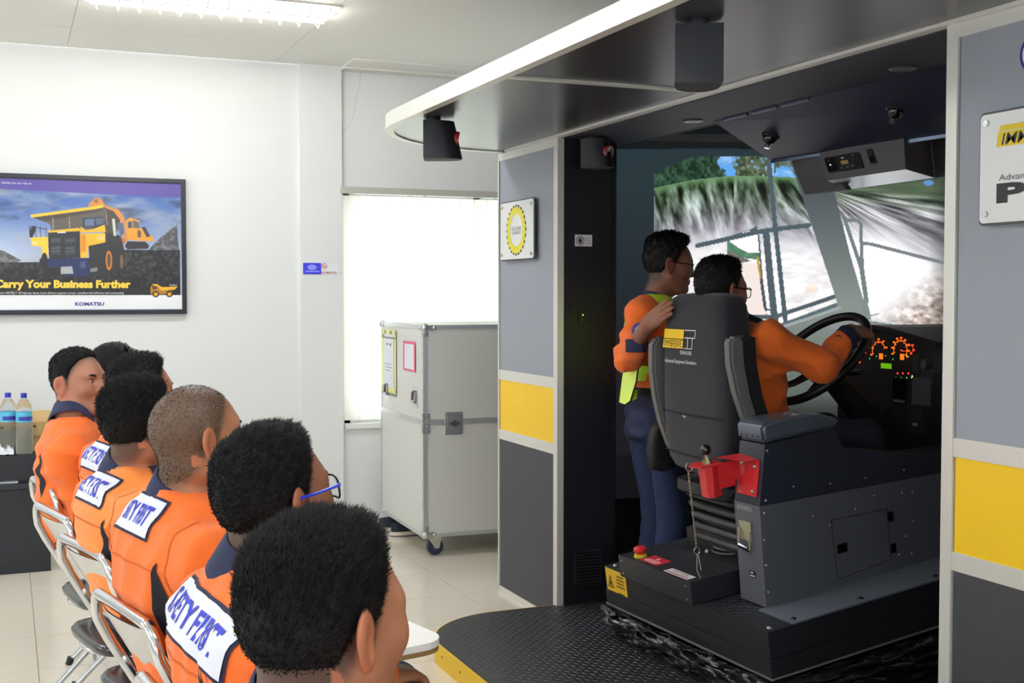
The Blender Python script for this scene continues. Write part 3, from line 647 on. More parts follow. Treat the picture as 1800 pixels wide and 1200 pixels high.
# hood with camera domes -------------------------------------------------
hoodm=mat('hood_navy',(28,32,56),.45,bump=.03,bscale=300)
hood=thing('projector_hood','dark sloping hood with two dome cameras under the cabin ceiling','hood',(2.85,3.6,2.1))
HT=[(2.645,4.235,2.199),(2.645,2.62,2.199)]; HB=[(3.0,4.346,2.068),(3.0,2.62,2.045)]
a,b,c,d=[np.array(p) for p in (HT[0],HT[1],HB[1],HB[0])]; bk=[np.array((3.06,4.36,2.10)),np.array((3.06,2.62,2.08)),np.array((3.06,4.30,2.42)),np.array((3.06,2.62,2.42)),np.array((2.72,4.235,2.42)),np.array((2.72,2.62,2.42))]
m=MB(); m.add([a,b,c,d,bk[0],bk[1],bk[2],bk[3],bk[4],bk[5]],[(0,1,2,3),(3,2,5,4),(4,5,7,6),(0,3,4,6,8),(1,9,7,5,2),(8,9,1,0),(6,7,9,8)]); obj('shell',m,hoodm,hood,smooth=False)
hn=np.cross(b-a,d-a); hn/=np.linalg.norm(hn); hn=hn if hn[0]<0 else -hn
def hp(s,t,o=0): return a+(b-a)*s+(d-a)*t+hn*o
obj('lower_lip',MB().add([d+hn*.0,c+hn*0,c+[0.0,0,-.012],d+[0,0,-.012],d+[.06,.0,-.004],c+[.06,0,-.004]],[(0,1,2,3),(3,2,5,4)]),alu,hood,smooth=False)
m=MB(); m.obox(hp(.43,.55,.001),(b-a)/np.linalg.norm(b-a)*.085,(d-a)*.19,hn*.0015); obj('access_plate',m,mat('plate_dark',(40,36,38),.5),hood)
for k in range(3): m=MB(); m.obox(hp(.1+.12*k,.01,.004),(b-a)*.05,(d-a)*.015,hn*.004); obj('hinge_strip',m,mat('strip_grey',(88,92,112),.4),hood)
m=MB(); m.add([(2.646,3.02,2.198),(2.66,2.62,2.198),(2.95,2.62,2.06)],[(0,1,2)]); 
for s,t in ((.2,.3),(.3,.7),(.55,.85),(.5,.25)): obj('screw',MB().cyl(hp(s,t,0),hp(s,t,.003),.004,n=8),darkp,hood)
chrome=mat('chrome',(225,225,228),.12,metal=1); blkg=mat('gloss_black',(14,14,16),.1,coat=.5)
def dome(px,py,label):
    r=ray(px,py); t=((a-EYE)@hn)/(r@hn); p=EYE+r*t
    th_=thing('dome_camera',label,'camera',tuple(p),'dome cameras on the hood')
    obj('ring',MB().lathe([(.0,0),(.036,.0),(.036,.008),(.03,.012),(.03,0)],p,hn,n=24),mat('camera_ring',(70,68,66),.3,metal=.8),th_)
    obj('dome',MB().lathe([(.029*math.cos(x),.008+.03*math.sin(x)) for x in np.linspace(0,PI/2,8)],p,hn,n=24),blkg,th_)
    obj('lens',MB().lathe([(0,.012),(.011,.012),(.012,.0),(.009,-.004)],p+hn*.026+np.array([-.006,0,-.016]),hn+np.array([-.3,0,-.8]),n=16),chrome,th_)
dome(1355,238,'black dome camera nearer the standing man on the hood'); dome(1576,190,'black dome camera nearer the white post on the hood')
for px,py,l in ((1218,211,'round downlight in the cabin ceiling above the standing man'),(1587,119,'round downlight in the cabin ceiling beside the white post')):
    p=at(px,py,'z',2.2); t=thing('downlight',l,'light',tuple(p),'downlights in the cabin ceiling')
    obj('bezel',MB().lathe([(.022,0),(.04,-.0),(.042,-.004),(.036,-.007),(.022,-.004)],p,n=24),mat('bezel_grey',(140,140,140),.3,metal=.7),t); obj('lens',MB().lathe([(0,-.003),(.022,-.003)],p,n=20),mat('lens_grey',(150,146,135),.3),t)
# overhead console ---------------------------------------------------------
oc=thing('overhead_console','grey angled overhead console with radio below the hood','console',(3.1,3.7,1.95)); ogr=mat('console_grey',(98,96,98),.5,bump=.03,bscale=400)
f=[at(1440,268,'x',2.99),at(1588,241,'x',2.99),at(1592,297,'x',2.97),at(1455,317,'x',2.97)]
bL=at(1487,333,'x',3.26); bR=at(1643,312,'x',3.26); tR=at(1635,240,'x',3.2); tL=np.array([3.26,bL[1]+.02,2.08])
m=MB(); m.add([f[0],f[1],f[2],f[3],bL,bR,tR,tL],[(0,1,2,3),(1,6,5,2),(0,3,4,7),(4,5,6,7),(0,7,6,1)]); obj('body',m,ogr,oc,smooth=False)
m=MB(); m.add([f[3]+[0,0,-.001],f[2]+[0,0,-.001],bR+[0,0,-.001],bL+[0,0,-.001]],[(0,1,2,3)]); obj('bottom_plate',m,mat('brushed_steel',(196,198,200),.25,metal=1,bump=.05,bscale=40,stretch=(1,1,1)),oc,smooth=False)
g=[at(1389,277,'x',3.06),at(1441,268,'x',3.06),at(1487,333,'x',3.10),at(1415,342,'x',3.10)]; m=MB(); m.add(g+[p+np.array([.03,0,0]) for p in g],[(0,1,2,3),(4,7,6,5),(0,4,5,1),(1,5,6,2),(2,6,7,3),(3,7,4,0)]); obj('bracket',m,mat('bracket_grey',(84,80,82),.5),oc,smooth=False)
g=[at(1636,240,'x',3.2),at(1672,236,'x',3.2),at(1672,309,'x',3.26),at(1644,312,'x',3.26)]; m=MB(); m.add(g+[p+np.array([.03,0,0]) for p in g],[(0,1,2,3),(4,7,6,5),(0,4,5,1),(1,5,6,2),(2,6,7,3),(3,7,4,0)]); obj('end_plate',m,mat('bracket_grey',(84,80,82),.5),oc,smooth=False)
ou=(f[1]-f[0])/np.linalg.norm(f[1]-f[0]); ov=(f[0]-f[3])/np.linalg.norm(f[0]-f[3]); op=lambda s,t: f[3]+(f[2]-f[3])*s+(f[0]-f[3])*t
rk=mat('radio_black',(28,28,30),.4)
ra=flat('radio',[rrect(-.105,.105,-.04,.04,.01)],op(.29,.5),ou,ov,rk,oc,t=.006)
flat('radio_knob_panel',[rect(-.098,-.045,-.032,.032)],op(.29,.5),ou,ov,blkg,ra,off=.007,t=.003); flat('radio_display',[rect(-.012,.03,-.008,.01)],op(.29,.5),ou,ov,mat('lcd_amber',(150,132,74),.4,emit=.12),ra,off=.007)
for x,y in ((-.015,-.024),(.02,-.024),(.05,-.022),(.07,.028),(-.08,.02)): flat('radio_button',[ell(x,y,.006,n=12)],op(.29,.5),ou,ov,mat('button_grey',(96,98,104),.4),ra,off=.007,t=.003)
flat('radio_logo',[rect(-.004,.012,.02,.027)],op(.29,.5),ou,ov,mat('logo_pale',(190,190,180),.5),ra,off=.007); flat('led',[ell(-.075,-.002,.0035,n=10)],op(.29,.5),ou,ov,mat('led_white',(240,245,240),.3,emit=2),ra,off=.0105)
flat('rocker_switch',[rect(-.016,.016,-.036,.036)],op(.66,.56),ou,ov,rk,oc,t=.005); flat('rocker',[rect(-.011,.011,-.03,.0)],op(.66,.56),ou,ov,blkg,oc,off=.006,t=.004)
# projection screen -------------------------------------------------------
SCX,SCY,SR=2.75,4.0,1.55; SZ0,SZ1=.40,2.42
def paint_screen(px,py):
    H,Wd=px.shape; c=np.zeros((H,Wd,3)); L=lambda v:np.array(v)/255.
    zx=(px-1140)*10/3; zy=(py-230)*10/3              # coordinates of a 1800x1200 study of the screen
    def P(poly):
        r=np.zeros(zx.shape,bool); p=np.array(poly,float)
        for k in range(len(p)):
            (ax,ay),(bx,by)=p[k],p[k-1]
            if ay!=by: r^=((ay>zy)!=(by>zy))&(zx<(bx-ax)*(zy-ay)/(by-ay)+ax)
        return r
    def bar(pts,w):
        r=np.zeros(zx.shape,bool)
        for (ax,ay),(bx,by) in zip(pts[:-1],pts[1:]):
            l=math.hypot(bx-ax,by-ay); t=np.clip(((zx-ax)*(bx-ax)+(zy-ay)*(by-ay))/l/l,0,1); r|=np.hypot(zx-ax-t*(bx-ax),zy-ay-t*(by-ay))<w/2
        return r
    # screen around the picture: faint spill glow painted in, dimmed at top and bottom
    k=np.clip((py-300)/420,0,1)[...,None]; c[:]=L((34,50,56))*(1-k)+L((24,24,28))*k
    c[py>800]=L((12,12,15)); c[py<262]*=.35
    ny=zy; cab=np.clip((py-560)/170,0,1)[...,None]; cabc=L((128,136,132))*(1-cab)+L((84,92,86))*cab
    low=(px>1150)&(py>345)&(py<762); c[low]=cabc[low]
    dn=np.clip((py-690)/70,0,1)[...,None]; c[low]=(c*(1-dn*.8))[low]
    # left pane
    pane=P([(35,250),(120,205),(270,150),(840,150),(1105,1010),(690,1165),(420,1290),(35,1290)])
    hill_y=np.interp(zx,[35,250,430,600,850,1000],[335,288,268,262,272,300])
    sky=L((96,164,234))*np.ones((H,Wd,1)); cl=fbm(zx/90,zy/40,5)[...,None]; sky=sky*(1-np.clip((cl-.45)*2.5,0,.8))+L((205,222,242))*np.clip((cl-.45)*2.5,0,.8)
    tn=fbm(zx/16,zy/20,31)
    tree=((zx<430-40*np.sin(zy/23)*.6+(fbm(zx/12,zy/12,2)-.5)*60)|((zx>505+(fbm(zx/12,zy/12,4)-.5)*70)&(zx<715))|((zx>735)&(zy<258-60*np.sin((zx-735)/40)+(tn-.5)*80)))
    tc=(L((38,66,48))*np.ones((H,Wd,1))+(tn[...,None]-.5)*.42)
    tc2=(L((82,96,72))*np.ones((H,Wd,1))+(tn[...,None]-.5)*.55); tc=np.where((zx>470)[...,None],tc2,tc)
    hole=(tn>.72)&(zx>470); im=np.where((tree&~hole)[...,None],tc,sky)
    # hill: blurred furrows
    d=zy-hill_y; cx=zx+d*(-.25)*(zx<500)+ -d*np.clip((zx-500)/420,0,1)*.75
    fu=fbm(cx/34,d/130+cx/260,11,4); fu2=fbm(cx/13,d/34,12,3)
    g=np.clip(d/270,0,1)[...,None]
    hb=L((104,142,98))*(1-g)+L((196,196,206))*g; amp=np.clip(d/50,0,1)*np.clip((430-d)/240,.12,1)
    hb=hb*(1-.30*amp[...,None])+((fu-.54)*2.3+(fu2-.5)*.7)[...,None]*amp[...,None]*.55*np.array([.9,.95,1.0])
    wh=np.clip((d-300)/170,0,1)[...,None]; hb=hb*(1-wh)+np.clip(L((250,247,248))+(fbm(zx/80,zy/26,44)[...,None]-.56)*.28,0,1.05)*wh
    im=np.where((d>0)[...,None],hb,im)
    orange=((zx-955)/40)**2+((zy-925)/22)**2<1; im[orange]=im[orange]*.6+L((240,205,170))*.4
    c[pane]=im[pane]
    # right pane
    rp=P([(1050,340),(1090,352),(1760,270),(4200,120),(4200,1900),(1760,1188),(1520,1140),(1290,1105)])
    r0x,r0y=1000,330; an=np.arctan2(zy-r0y,zx-r0x); rr=np.hypot(zx-r0x,zy-r0y)
    st=fbm(an*34,rr/230,61,4); d2=zy-np.interp(zx,[1085,1300,1500,1740],[330,335,350,390]); g=np.clip(d2/130,0,1)[...,None]
    b2=L((92,112,84))*(1-g)+L((172,172,178))*g; b2=b2*.88+((st-.52)*1.25*np.clip((480-d2)/330,0,1))[...,None]*np.clip(d2/40,0.15,1)[...,None]
    wh=np.clip((d2-150-np.clip(zx-1400,0,400)*.42)/170,0,1)[...,None]; b2=b2*(1-wh)+L((250,250,252))*wh
    br=np.clip((zx-1330)/330+(zy-850)/260-.75,0,1)[...,None]; rk_=fbm(zx/34+zy/60,zy/22-zx/70,71)[...,None]; b2=b2*(1-br)+np.clip(L((176,160,152))+(rk_-.45)*.95,0,1)*br
    ed=np.clip((zx-1640)/110,0,1)[...,None]; b2=b2*(1-ed*.35)
    tb=((zx-1640)/30)**2+((zy-305)/16)**2<1; b2[tb]=L((92,140,200))
    c[rp]=b2[rp]
    bc=L((76,90,98))
    # mirror picture, bars
    mi=P([(465,640),(640,590),(692,1060),(690,1110),(465,1080)]); c[mi]=L((252,250,250)); 
    q=mi&(zy<np.interp(zx,[465,560,645],[790,755,760])); k=fbm(zx/12,zy/12,81)
    gr=mi&(zy>np.interp(zx,[465,520,580,645],[640,680,712,715]))&(zy<np.interp(zx,[465,560,645],[735,745,755])); c[gr]=(L((84,128,100))+(k[gr][:,None]-.5)*.3)
    gr2=mi&(zy>np.interp(zx,[465,560,600],[700,745,760]))&(zy<np.interp(zx,[465,560,600],[790,770,762]))&(zx<600); c[gr2]=L((120,112,112))+(k[gr2][:,None]-.5)*.25
    rd=mi&(zy>775); c[rd]=L((240,226,220)); c[P([(632,740),(645,735),(662,850),(655,870),(640,800)])]=L((186,150,52)); c[P([(650,860),(668,880),(690,1060),(675,1040)])]=L((70,66,70))
    c[bar([(462,615),(466,1080)],5)]=L((110,118,124)); c[P([(458,622),(600,575),(635,556),(637,602),(465,640)])]=bc; c[P([(480,620),(592,582),(597,600),(480,628)])]=L((248,248,250))
    c[bar([(645,610),(665,870),(690,1050),(735,1045)],10)]=bc
    c[bar([(704,160),(742,560),(803,1120)],27)]=bc; c[bar([(285,672),(640,592),(748,575),(940,553)],27)]=bc; c[bar([(690,610),(712,850),(742,1130)],40)]=bc
    c[bar([(580,1088),(745,1088),(820,1062),(1085,972)],25)]=bc; c[bar([(520,1095),(690,1115),(690,1070)],5)]=bc
    c[bar([(690,1172),(820,1122),(1110,1015)],22)]=bc*1.15
    # pillar
    pl=P([(822,150),(1060,200),(1088,352),(1180,720),(1262,1000),(1292,1110),(1290,1160),(1060,1160),(1108,1010)]); kk=np.clip((zy-300)/700,0,1)[...,None]; c[pl]=(L((70,78,82))*(1-kk)+L((132,140,136))*kk)[pl]
    c[bar([(1148,560),(1250,925)],9)]=L((250,250,252))
    c[bar([(1130,480),(1150,520),(1245,800),(1275,1000)],22)]=L((112,122,124)); c[bar([(1150,520),(1225,525),(1243,545),(1252,800),(1280,1000)],20)]=L((112,122,124)); c[bar([(1255,660),(1300,662),(1740,775)],20)]=L((118,124,128))
    c[bar([(1262,1000),(1285,1100)],40)]=L((128,136,132)); c[bar([(1295,1085),(1345,1072)],9)]=L((150,156,154))
    c[bar([(1292,1108),(1520,1140),(1760,1188)],8)]=L((206,210,206)); c[bar([(650,1190),(900,1110),(1120,1035)],16)]=L((158,168,166))
    return np.clip(c,0,1.05)
na,nz=560,330
A=np.radians(np.concatenate([np.linspace(98,86,16)[:-1],np.linspace(86,8,na-46),np.linspace(8,-75,32)[1:]])); Zs=np.concatenate([np.linspace(SZ0,1.0,24)[:-1],np.linspace(1.0,2.25,nz-44),np.linspace(2.25,SZ1,22)[1:]])
P3=np.zeros((len(Zs),len(A),3)); P3[...,0]=SCX+SR*np.cos(A)[None,:]; P3[...,1]=SCY+SR*np.sin(A)[None,:]; P3[...,2]=Zs[:,None]
D=P3-EYE; kk=D@_F; ppx=900+FPX*(D@_R)/kk; ppy=600-FPX*(D@_U)/kk
scr=obj('projection_screen',grid_mesh('projection_screen',P3[:,::-1],paint_screen(ppx,ppy)[:,::-1]),vmat('projected_picture',.8,emit=1.0,base=(84,86,90),spec=.1),None,smooth=False)
tag(scr,'curved lit screen showing a quarry road seen through a truck windscreen','screen')
m=MB(); m.lathe([(SR-.004,SZ0),(SR-.004,.09),(SR-.03,.09),(SR-.03,SZ0-.02)],(SCX,SCY,0),n=60,a0=0,a1=2*PI); 
skirt=[(SCX+(SR-.03)*math.cos(x),SCY+(SR-.03)*math.sin(x)) for x in np.linspace(math.radians(98),math.radians(-75),50)]
m=MB(); V=[]
for x,y in skirt: V+=[(x,y,ZP),(x,y,SZ0+.05),(x+(x-SCX)*.02,y+(y-SCY)*.02,SZ0+.05)]
m.add(V,[(3*i+k,3*i+k+1,3*i+4+k,3*i+3+k) for i in range(49) for k in range(2)]); obj('screen_skirt',m,darkp,sim)
m=MB(); V=[]
for x,y in skirt: V+=[(x,y,2.285),(x,y,2.325),(x+(x-SCX)*.018,y+(y-SCY)*.018,2.325)]
m.add(V,[(3*i+k,3*i+k+1,3*i+4+k,3*i+3+k) for i in range(49) for k in range(2)]); obj('screen_top_band',m,mat('band_grey',(150,152,158),.5),sim)
# speakers -----------------------------------------------------------------
spm=mat('speaker_black',(26,27,34),.5); spg=mat('speaker_grille',(52,52,54),.6,bump=.3,bscale=900)
def speaker(loc,rz,label,tilt=.0,s=1,cone=False):
    t=thing('satellite_speaker',label,'speaker',(0,0,0),'black satellite speakers'); 
    pl=[(-.05,-.062),(-.01,-.062)]+[(-.01+.085*math.cos(x),.062*math.sin(x)) for x in np.linspace(-PI/2,PI/2,14)]+[(-.01,.062),(-.05,.062)]
    m=MB(); m.prism([(x*s,y*s) for x,y in pl],(0,0,0),(1,0,0),(0,1,0),(0,0,1),-.15*s,0); 
    m.v=[(x+(z*-.22 if x>0 else 0)*1.0,y,z) for x,y,z in m.v]; obj('cabinet',m,spm,t,deg=30)
    m=MB(); m.prism([(x*s*.95,y*s*.95) for x,y in pl],(0,0,0),(1,0,0),(0,1,0),(0,0,1),-.153*s,-.15*s); m.v=[(x+(.033 if x>0 else 0)*s,y,z) for x,y,z in m.v]; obj('bottom_cap',m,spg,t)
    obj('mount',MB().cyl((-.01,0,-.002),(-.01,0,.012),.03,n=16),spm,t)
    if cone:
        c=np.array((.087*s,0,-.075*s)); ax=(1,0,-.22)
        for n_,r0,r1,mm in (('cone_ring',.026,.030,mat('cone_silver',(200,190,180),.3,metal=.7)),('red_ring',.031,.036,mat('cone_red',(170,40,44),.4))): obj(n_,MB().lathe([(r0*s,.004),(r1*s,.004),(r1*s,-.02)],c,ax,n=24),mm,t)
        obj('cone',MB().lathe([(0,.0),(.026*s,.004)],c,ax,n=20),blkg,t)
    t.location=loc; t.rotation_euler=(0,0,rz); return t
speaker((1.625,4.70,ZT-.005),math.radians(-20),'black speaker under the rounded tip of the canopy',cone=True)
speaker((1.69,2.78,ZT-.005),math.radians(62),'black speaker under the canopy straight stretch near the top edge',s=1.0)
speaker((2.43,4.865,2.19),math.radians(-62),'black speaker with red ringed cone inside the cabin opening by the post',s=.85,cone=True)
# plaques ------------------------------------------------------------------
def plaque(y0,y1,z0,z1,label):
    t=thing('sign_plaque',label,'sign',(FX,(y0+y1)/2,z0)); X0=FX-.022
    def rp(a,b,mm,n,r,x0,x1): 
        q=MB(); q.prism(rrect(a[0],a[1],b[0],b[1],r),(0,0,0),(0,-1,0),(0,0,1),(1,0,0),x0,x1); return obj(n,q,mm,t)
    rp((-y1-.006,-y0+.006),(z0-.006,z1+.006),mat('plaque_back',(62,66,70),.4),'back_plate',.014,X0+.004,X0+.009)
    rp((-y1,-y0),(z0,z1),mat('plaque_white',(232,233,230),.4),'face_plate',.012,X0,X0+.004)
    for y in (y0+.022,y1-.022):
        for z in (z0+.022,z1-.022):
            q=MB(); q.cyl((X0-.006,y,z),(X0,y,z),.008,n=14); q.cyl((X0+.004,y,z),(FX+.004,y,z),.006,n=10); obj('standoff',q,steel,t)
    return t,X0
t,X0=plaque(5.184,5.588,1.672,1.948,'square white plaque with yellow gear emblem on the left grey panel')
gc=np.array((X0,5.386,1.81)); yr=mat('emblem_yellow',(232,222,46),.45); kb=mat('print_black',(30,30,32),.5); kg=mat('print_grey',(96,96,98),.5)
teeth=[]
for k in range(24):
    a_=2*PI*k/24; teeth.append([(.112*math.cos(a_-.075),.112*math.sin(a_-.075)),(.122*math.cos(a_-.06),.122*math.sin(a_-.06)),(.122*math.cos(a_+.06),.122*math.sin(a_+.06)),(.112*math.cos(a_+.075),.112*math.sin(a_+.075))])
for tt in teeth: flat('gear_tooth',[tt],gc,EXn,EZ,kb,t)
flat('gear_ring',ringpolys(0,0,.078,.113,40),gc,EXn,EZ,yr,t)
text('lettering','EXCLUSIVE',gc+[0,0,.008],EXn,EZ,kg,t,width=.115,height=.016); text('lettering','ALLIANCE',gc+[0,0,-.012],EXn,EZ,kg,t,width=.1,height=.016)
for k,s_ in enumerate('NUSANTARA'): pass
t,X0=plaque(1.84,2.38,1.679,1.949,'white maker plaque with yellow logo on the right grey panel')
ly=2.321
flat('logo_yellow',[[(-.0,.0),(.25,.0),(.26,.036),(.004,.036)],[(.008,.038),(.262,.038),(.267,.052),(.012,.052)]],(X0,ly+.004,1.864),EXn,EZ,mat('logo_yellow',(226,196,20),.45),t)
text('lettering','IMMERSIVE',(X0,ly-.13,1.882),EXn,EZ,kb,t,width=.235,height=.028,shear=.2,off=.0018,bold=.01)
text('lettering','Advanced Equipment Simulators',(X0,ly-.22,1.786),EXn,EZ,kg,t,width=.43,height=.02)
text('lettering','PRO3',(X0,ly-.218,1.75),EXn,EZ,kb,t,width=.44,height=.05,bold=.05)
em=thing('round_emblem','blue ringed round emblem high on the right grey panel','emblem',(FX,2.225,2.08))
flat('ring',ringpolys(0,0,.042,.05,32),(FX+.004,2.23,2.082),EXn,EZ,mat('emblem_blue',(36,38,140),.4),em); flat('disc',[ell(0,0,.042)],(FX+.004,2.23,2.082),EXn,EZ,mat('plaque_white',(232,233,230),.4),em)
# inner wall fittings (face looks toward -Y) -------------------------------
WY=YL0-.002; exw=(1,0,0)
t=thing('touch_warning_sign','small white hand-in-circle sign on the dark inner cabin wall','sign',(2.416,WY,1.745))
flat('plate',[rect(-.043,.043,-.026,.026)],(2.416,WY,1.745),exw,EZ,mat('sign_dull_white',(226,226,230),.5),t,t=.002); so=(2.416,WY-.003,1.745)
flat('ring',ringpolys(-.017,0,.0175,.0205,28),so,exw,EZ,kb,t,off=0)
flat('hand',[[(-.026,-.004),(-.028,.004),(-.025,.005),(-.022,.0),(-.022,.012),(-.019,.013),(-.0185,.003),(-.017,.015),(-.0145,.015),(-.0145,.003),(-.012,.012),(-.0095,.011),(-.0105,.0),(-.0075,.006),(-.0055,.005),(-.009,-.007),(-.013,-.013),(-.021,-.013)]],so,exw,EZ,kb,t,off=0)
flat('slash',[[(-.032,.012),(-.03,.014),(-.002,-.012),(-.004,-.014)]],so,exw,EZ,mat('sign_red',(196,70,76),.5),t,off=.0007)
for k,s_ in enumerate(('Do Not','Touch','Screens')): text('lettering',s_,(2.44,WY-.003,1.756-.0115*k),exw,EZ,kg,t,width=(.022,.019,.026)[k],height=.0075)
t=thing('switch_plate','black switch plate on the dark inner cabin wall','switch',(2.36,WY,1.42)); blkp=mat('plate_black',(22,23,28),.4)
q=MB(); q.box(2.328,2.384,WY-.006,WY,1.365,1.478,.003); obj('plate',q,blkp,t); q=MB(); q.cyl((2.356,WY-.006,1.44),(2.356,WY-.016,1.44),.016,n=18); q.box(2.35,2.362,WY-.022,WY-.016,1.432,1.448,.001); obj('key_switch',q,spm,t)
q=MB(); q.box(2.398,2.424,WY-.005,WY,1.372,1.43,.002); obj('indicator_plate',q,blkp,t); q=MB(); q.ball((2.412,WY-.006,1.409),.003,6); obj('green_led',q,mat('led_green',(150,240,80),.3,emit=3),t)
t=thing('vent_grille','black slotted vent grille low on the inner cabin wall','vent',(2.44,WY,.17))
q=MB(); q.box(2.372,2.38,WY-.008,WY,.172,.332).box(2.503,2.511,WY-.008,WY,.172,.332).box(2.372,2.511,WY-.008,WY,.326,.334).box(2.372,2.511,WY-.008,WY,.17,.178); obj('frame',q,mat('grille_frame',(44,45,50),.4),t,smooth=False)
for k in range(10): q=MB(); z=.186+.0145*k; q.obox((2.4415,WY-.004,z),(.062,0,0),(0,.004,.003),(0,.0006,-.0012)); obj('slat',q,mat('grille_slat',(40,41,46),.4),t,smooth=False)
# ================================================================ MOTION BASE (pitched frame)
th=math.radians(7.6); ps=math.radians(2.2); N0=np.array([2.300,3.328,.389])
CU=np.array([math.cos(th)*math.cos(ps),math.cos(th)*math.sin(ps),math.sin(th)]); CV=np.array([-math.sin(ps),math.cos(ps),0]); CW=np.cross(CU,CV)
C=lambda u,v,w: N0+u*CU+v*CV+w*CW
def cabp(px,py,ax,val):
    M=np.array([CU,CV,CW]); r=M@ray(px,py); o=M@(EYE-N0); i='uvw'.index(ax); return o+r*((val-o[i])/r[i])
def ubox(u0,u1,v0,v1,w0,w1,b=0): return MB().obox(C((u0+u1)/2,(v0+v1)/2,(w0+w1)/2),CU*(u1-u0)/2,CV*(v1-v0)/2,CW*(w1-w0)/2,b)
mb_=thing('motion_base','black motion platform box with chequer-plate top and wrinkled bellows','motion platform',(2.9,3.9,ZP))
bb=mat('base_black',(38,39,44),.42,bump=.04,bscale=500)
obj('upper_box',ubox(0,1.45,0,1.1,-.095,0,.003),bb,mb_); obj('lower_frame',ubox(-.004,1.45,-.004,1.105,-.158,-.097,.003),bb,mb_); obj('rim_strip',ubox(-.008,1.45,-.008,1.108,-.163,-.157),mat('rim_pale',(120,118,112),.5),mb_)
obj('tread',tread(0.01,1.4,.2,1.09,.022,lambda x,y:True,lambda x,y,h:C(x,y,h)),trm,mb_,smooth=False,kind='stuff')
obj('side_ledge',ubox(.105,1.45,.0,.19,.001,.007,.001),mat('ledge_grey',(104,112,122),.45),mb_)
for u in (.13,.42,.76,1.1): obj('ledge_bolt',MB().ball(C(u,.03,.007),.011,6,sc=(1,1,.6)),blkg,mb_)
for v in (.03,1.06): obj('corner_bolt',MB().ball(C(.03,v,.001),.01,6,sc=(1,1,.6)),steel,mb_)
obj('inner_core',ubox(.06,1.4,.06,1.05,-.30,-.16),mat('core_black',(16,16,18),.8),mb_)
# bellows: folded sheet on the rear and right sides
vin=mat('bellows_vinyl',(34,35,38),.22,bump=.35,bscale=60,spec=.7); r_=np.random.default_rng(5)
pathp=[(0.0,1.12)]+[(0,1.12-.02*k) for k in range(1,56)]+[(.0,-.0)]+[(.02*k,-.0) for k in range(1,70)]
n=len(pathp); rows=34; BP=np.zeros((rows,n,3)); wob=np.cumsum(r_.normal(0,.35,n)); ph=r_.random(n)
for j in range(rows):
    t_=j/(rows-1)
    for i,(u,v) in enumerate(pathp):
        top=C(u,v,-.163); bot=np.array([top[0]+.05*(u<=0),top[1],ZP+.001]); p=top+(bot-top)*t_
        nrm=np.array([-1.,0,0]) if i<57 else np.array([0,-1.,0]); 
        if abs(i-57)<4: nrm=np.array([-.7,-.7,0])
        fold=abs((t_*6.0+.08*math.sin(i*.37)+.05*math.sin(i*1.1+j))%1-.5)*2; out=.012+.046*fold*math.sin(PI*min(1,t_*1.25+.12))+.006*math.sin(i*.9+j*.8)+.004*r_.normal()
        if j<4 : out+=.015*math.sin(i*1.2)**2
        BP[j,i]=p+nrm*out+[0,0,.008*math.sin(i*.5+j*.6)*(0<j<rows-1)]
obj('bellows',grid_mesh('bellows',BP[::-1]),vin,mb_,smooth=False)
lab=flat('warning_label',[rrect(-.082,.082,-.058,.058,.004)],C(0,1.01,-.062),-CV,CW,mat('label_yellow',(244,196,40),.45),mb_,off=.001)
# slanted sheet follows the two boxes; print on it
tri=[[(-.07,-.02),(-.066,-.02),(-.045,.024),(-.047,.03)],[(-.022,-.02),(-.026,-.02),(-.047,.024),(-.045,.03)],[(-.07,-.02),(-.022,-.02),(-.022,-.016),(-.07,-.016)],[(-.052,-.012),(-.04,-.012),(-.04,.006),(-.052,.006)]]
for q_ in tri: flat('warning_triangle',[q_],C(0,1.01,-.062),-CV,CW,kb,lab,off=.002)
for k,w_ in enumerate((.05,.062,.06,.066,.0,.05)): 
    if w_: flat('warning_line',[rect(.035-w_/2,.035+w_/2,.034-.014*k,.040-.014*k)],C(0,1.01,-.062),-CV,CW,mat('label_ink',(120,90,20),.5),lab,off=.002)
eb=thing('control_box','low black control box with red stop button behind the seat','control box',tuple(C(.1,.65,0)))
obj('body',ubox(-.03,.34,.40,.915,.001,.088,.004),bb,eb)
p=C(.02,.825,.088); obj('button_base',MB().lathe([(0,.012),(.024,.012),(.026,0)],p,CW,n=20),mat('button_yellow',(214,190,40),.4),eb); obj('stop_button',MB().lathe([(0,.042),(.016,.041),(.024,.034),(.025,.024),(.017,.018),(.014,.010)],p,CW,n=24),mat('button_red',(222,36,44),.3),eb)
flat('red_label',[rect(-.062,.062,-.035,.035)],C(.03,.73,.088),-CV,CU,mat('label_red',(206,32,52),.45),eb,off=.0006); flat('red_label_mark',[[(-.012,.006),(.012,.006),(0,.026)],rect(-.045,.045,-.008,-.003),rect(-.05,.05,-.018,-.013),rect(-.04,.04,-.028,-.023)],C(.03,.73,.088),-CV,CU,mat('label_pink',(245,200,205),.5),eb,off=.0014)
flat('white_label',[rect(-.08,.08,-.02,.02)],C(.0,.515,.088),-CV,CU,mat('label_white',(232,226,226),.5),eb,off=.0006); text('lettering','CAUTION',C(.006,.515,.0895),-CV,CU,mat('label_ink_red',(150,60,60),.5),eb,width=.1,height=.014); flat('white_label_line',[rect(-.07,.07,-.014,-.010)],C(.0,.515,.088),-CV,CU,mat('label_ink_red',(150,60,60),.5),eb,off=.0014)
for u,v in ((-.03,.43),(-.03,.885)):
    for w in (.02,.07): obj('screw',MB().cyl(C(u-.0005,v,w),C(u-.003,v,w),.004,n=8),steel,eb)
cb_=thing('coiled_cable','loop of thin grey cable lying on the black control box','cable',tuple(C(.28,.6,.088)))
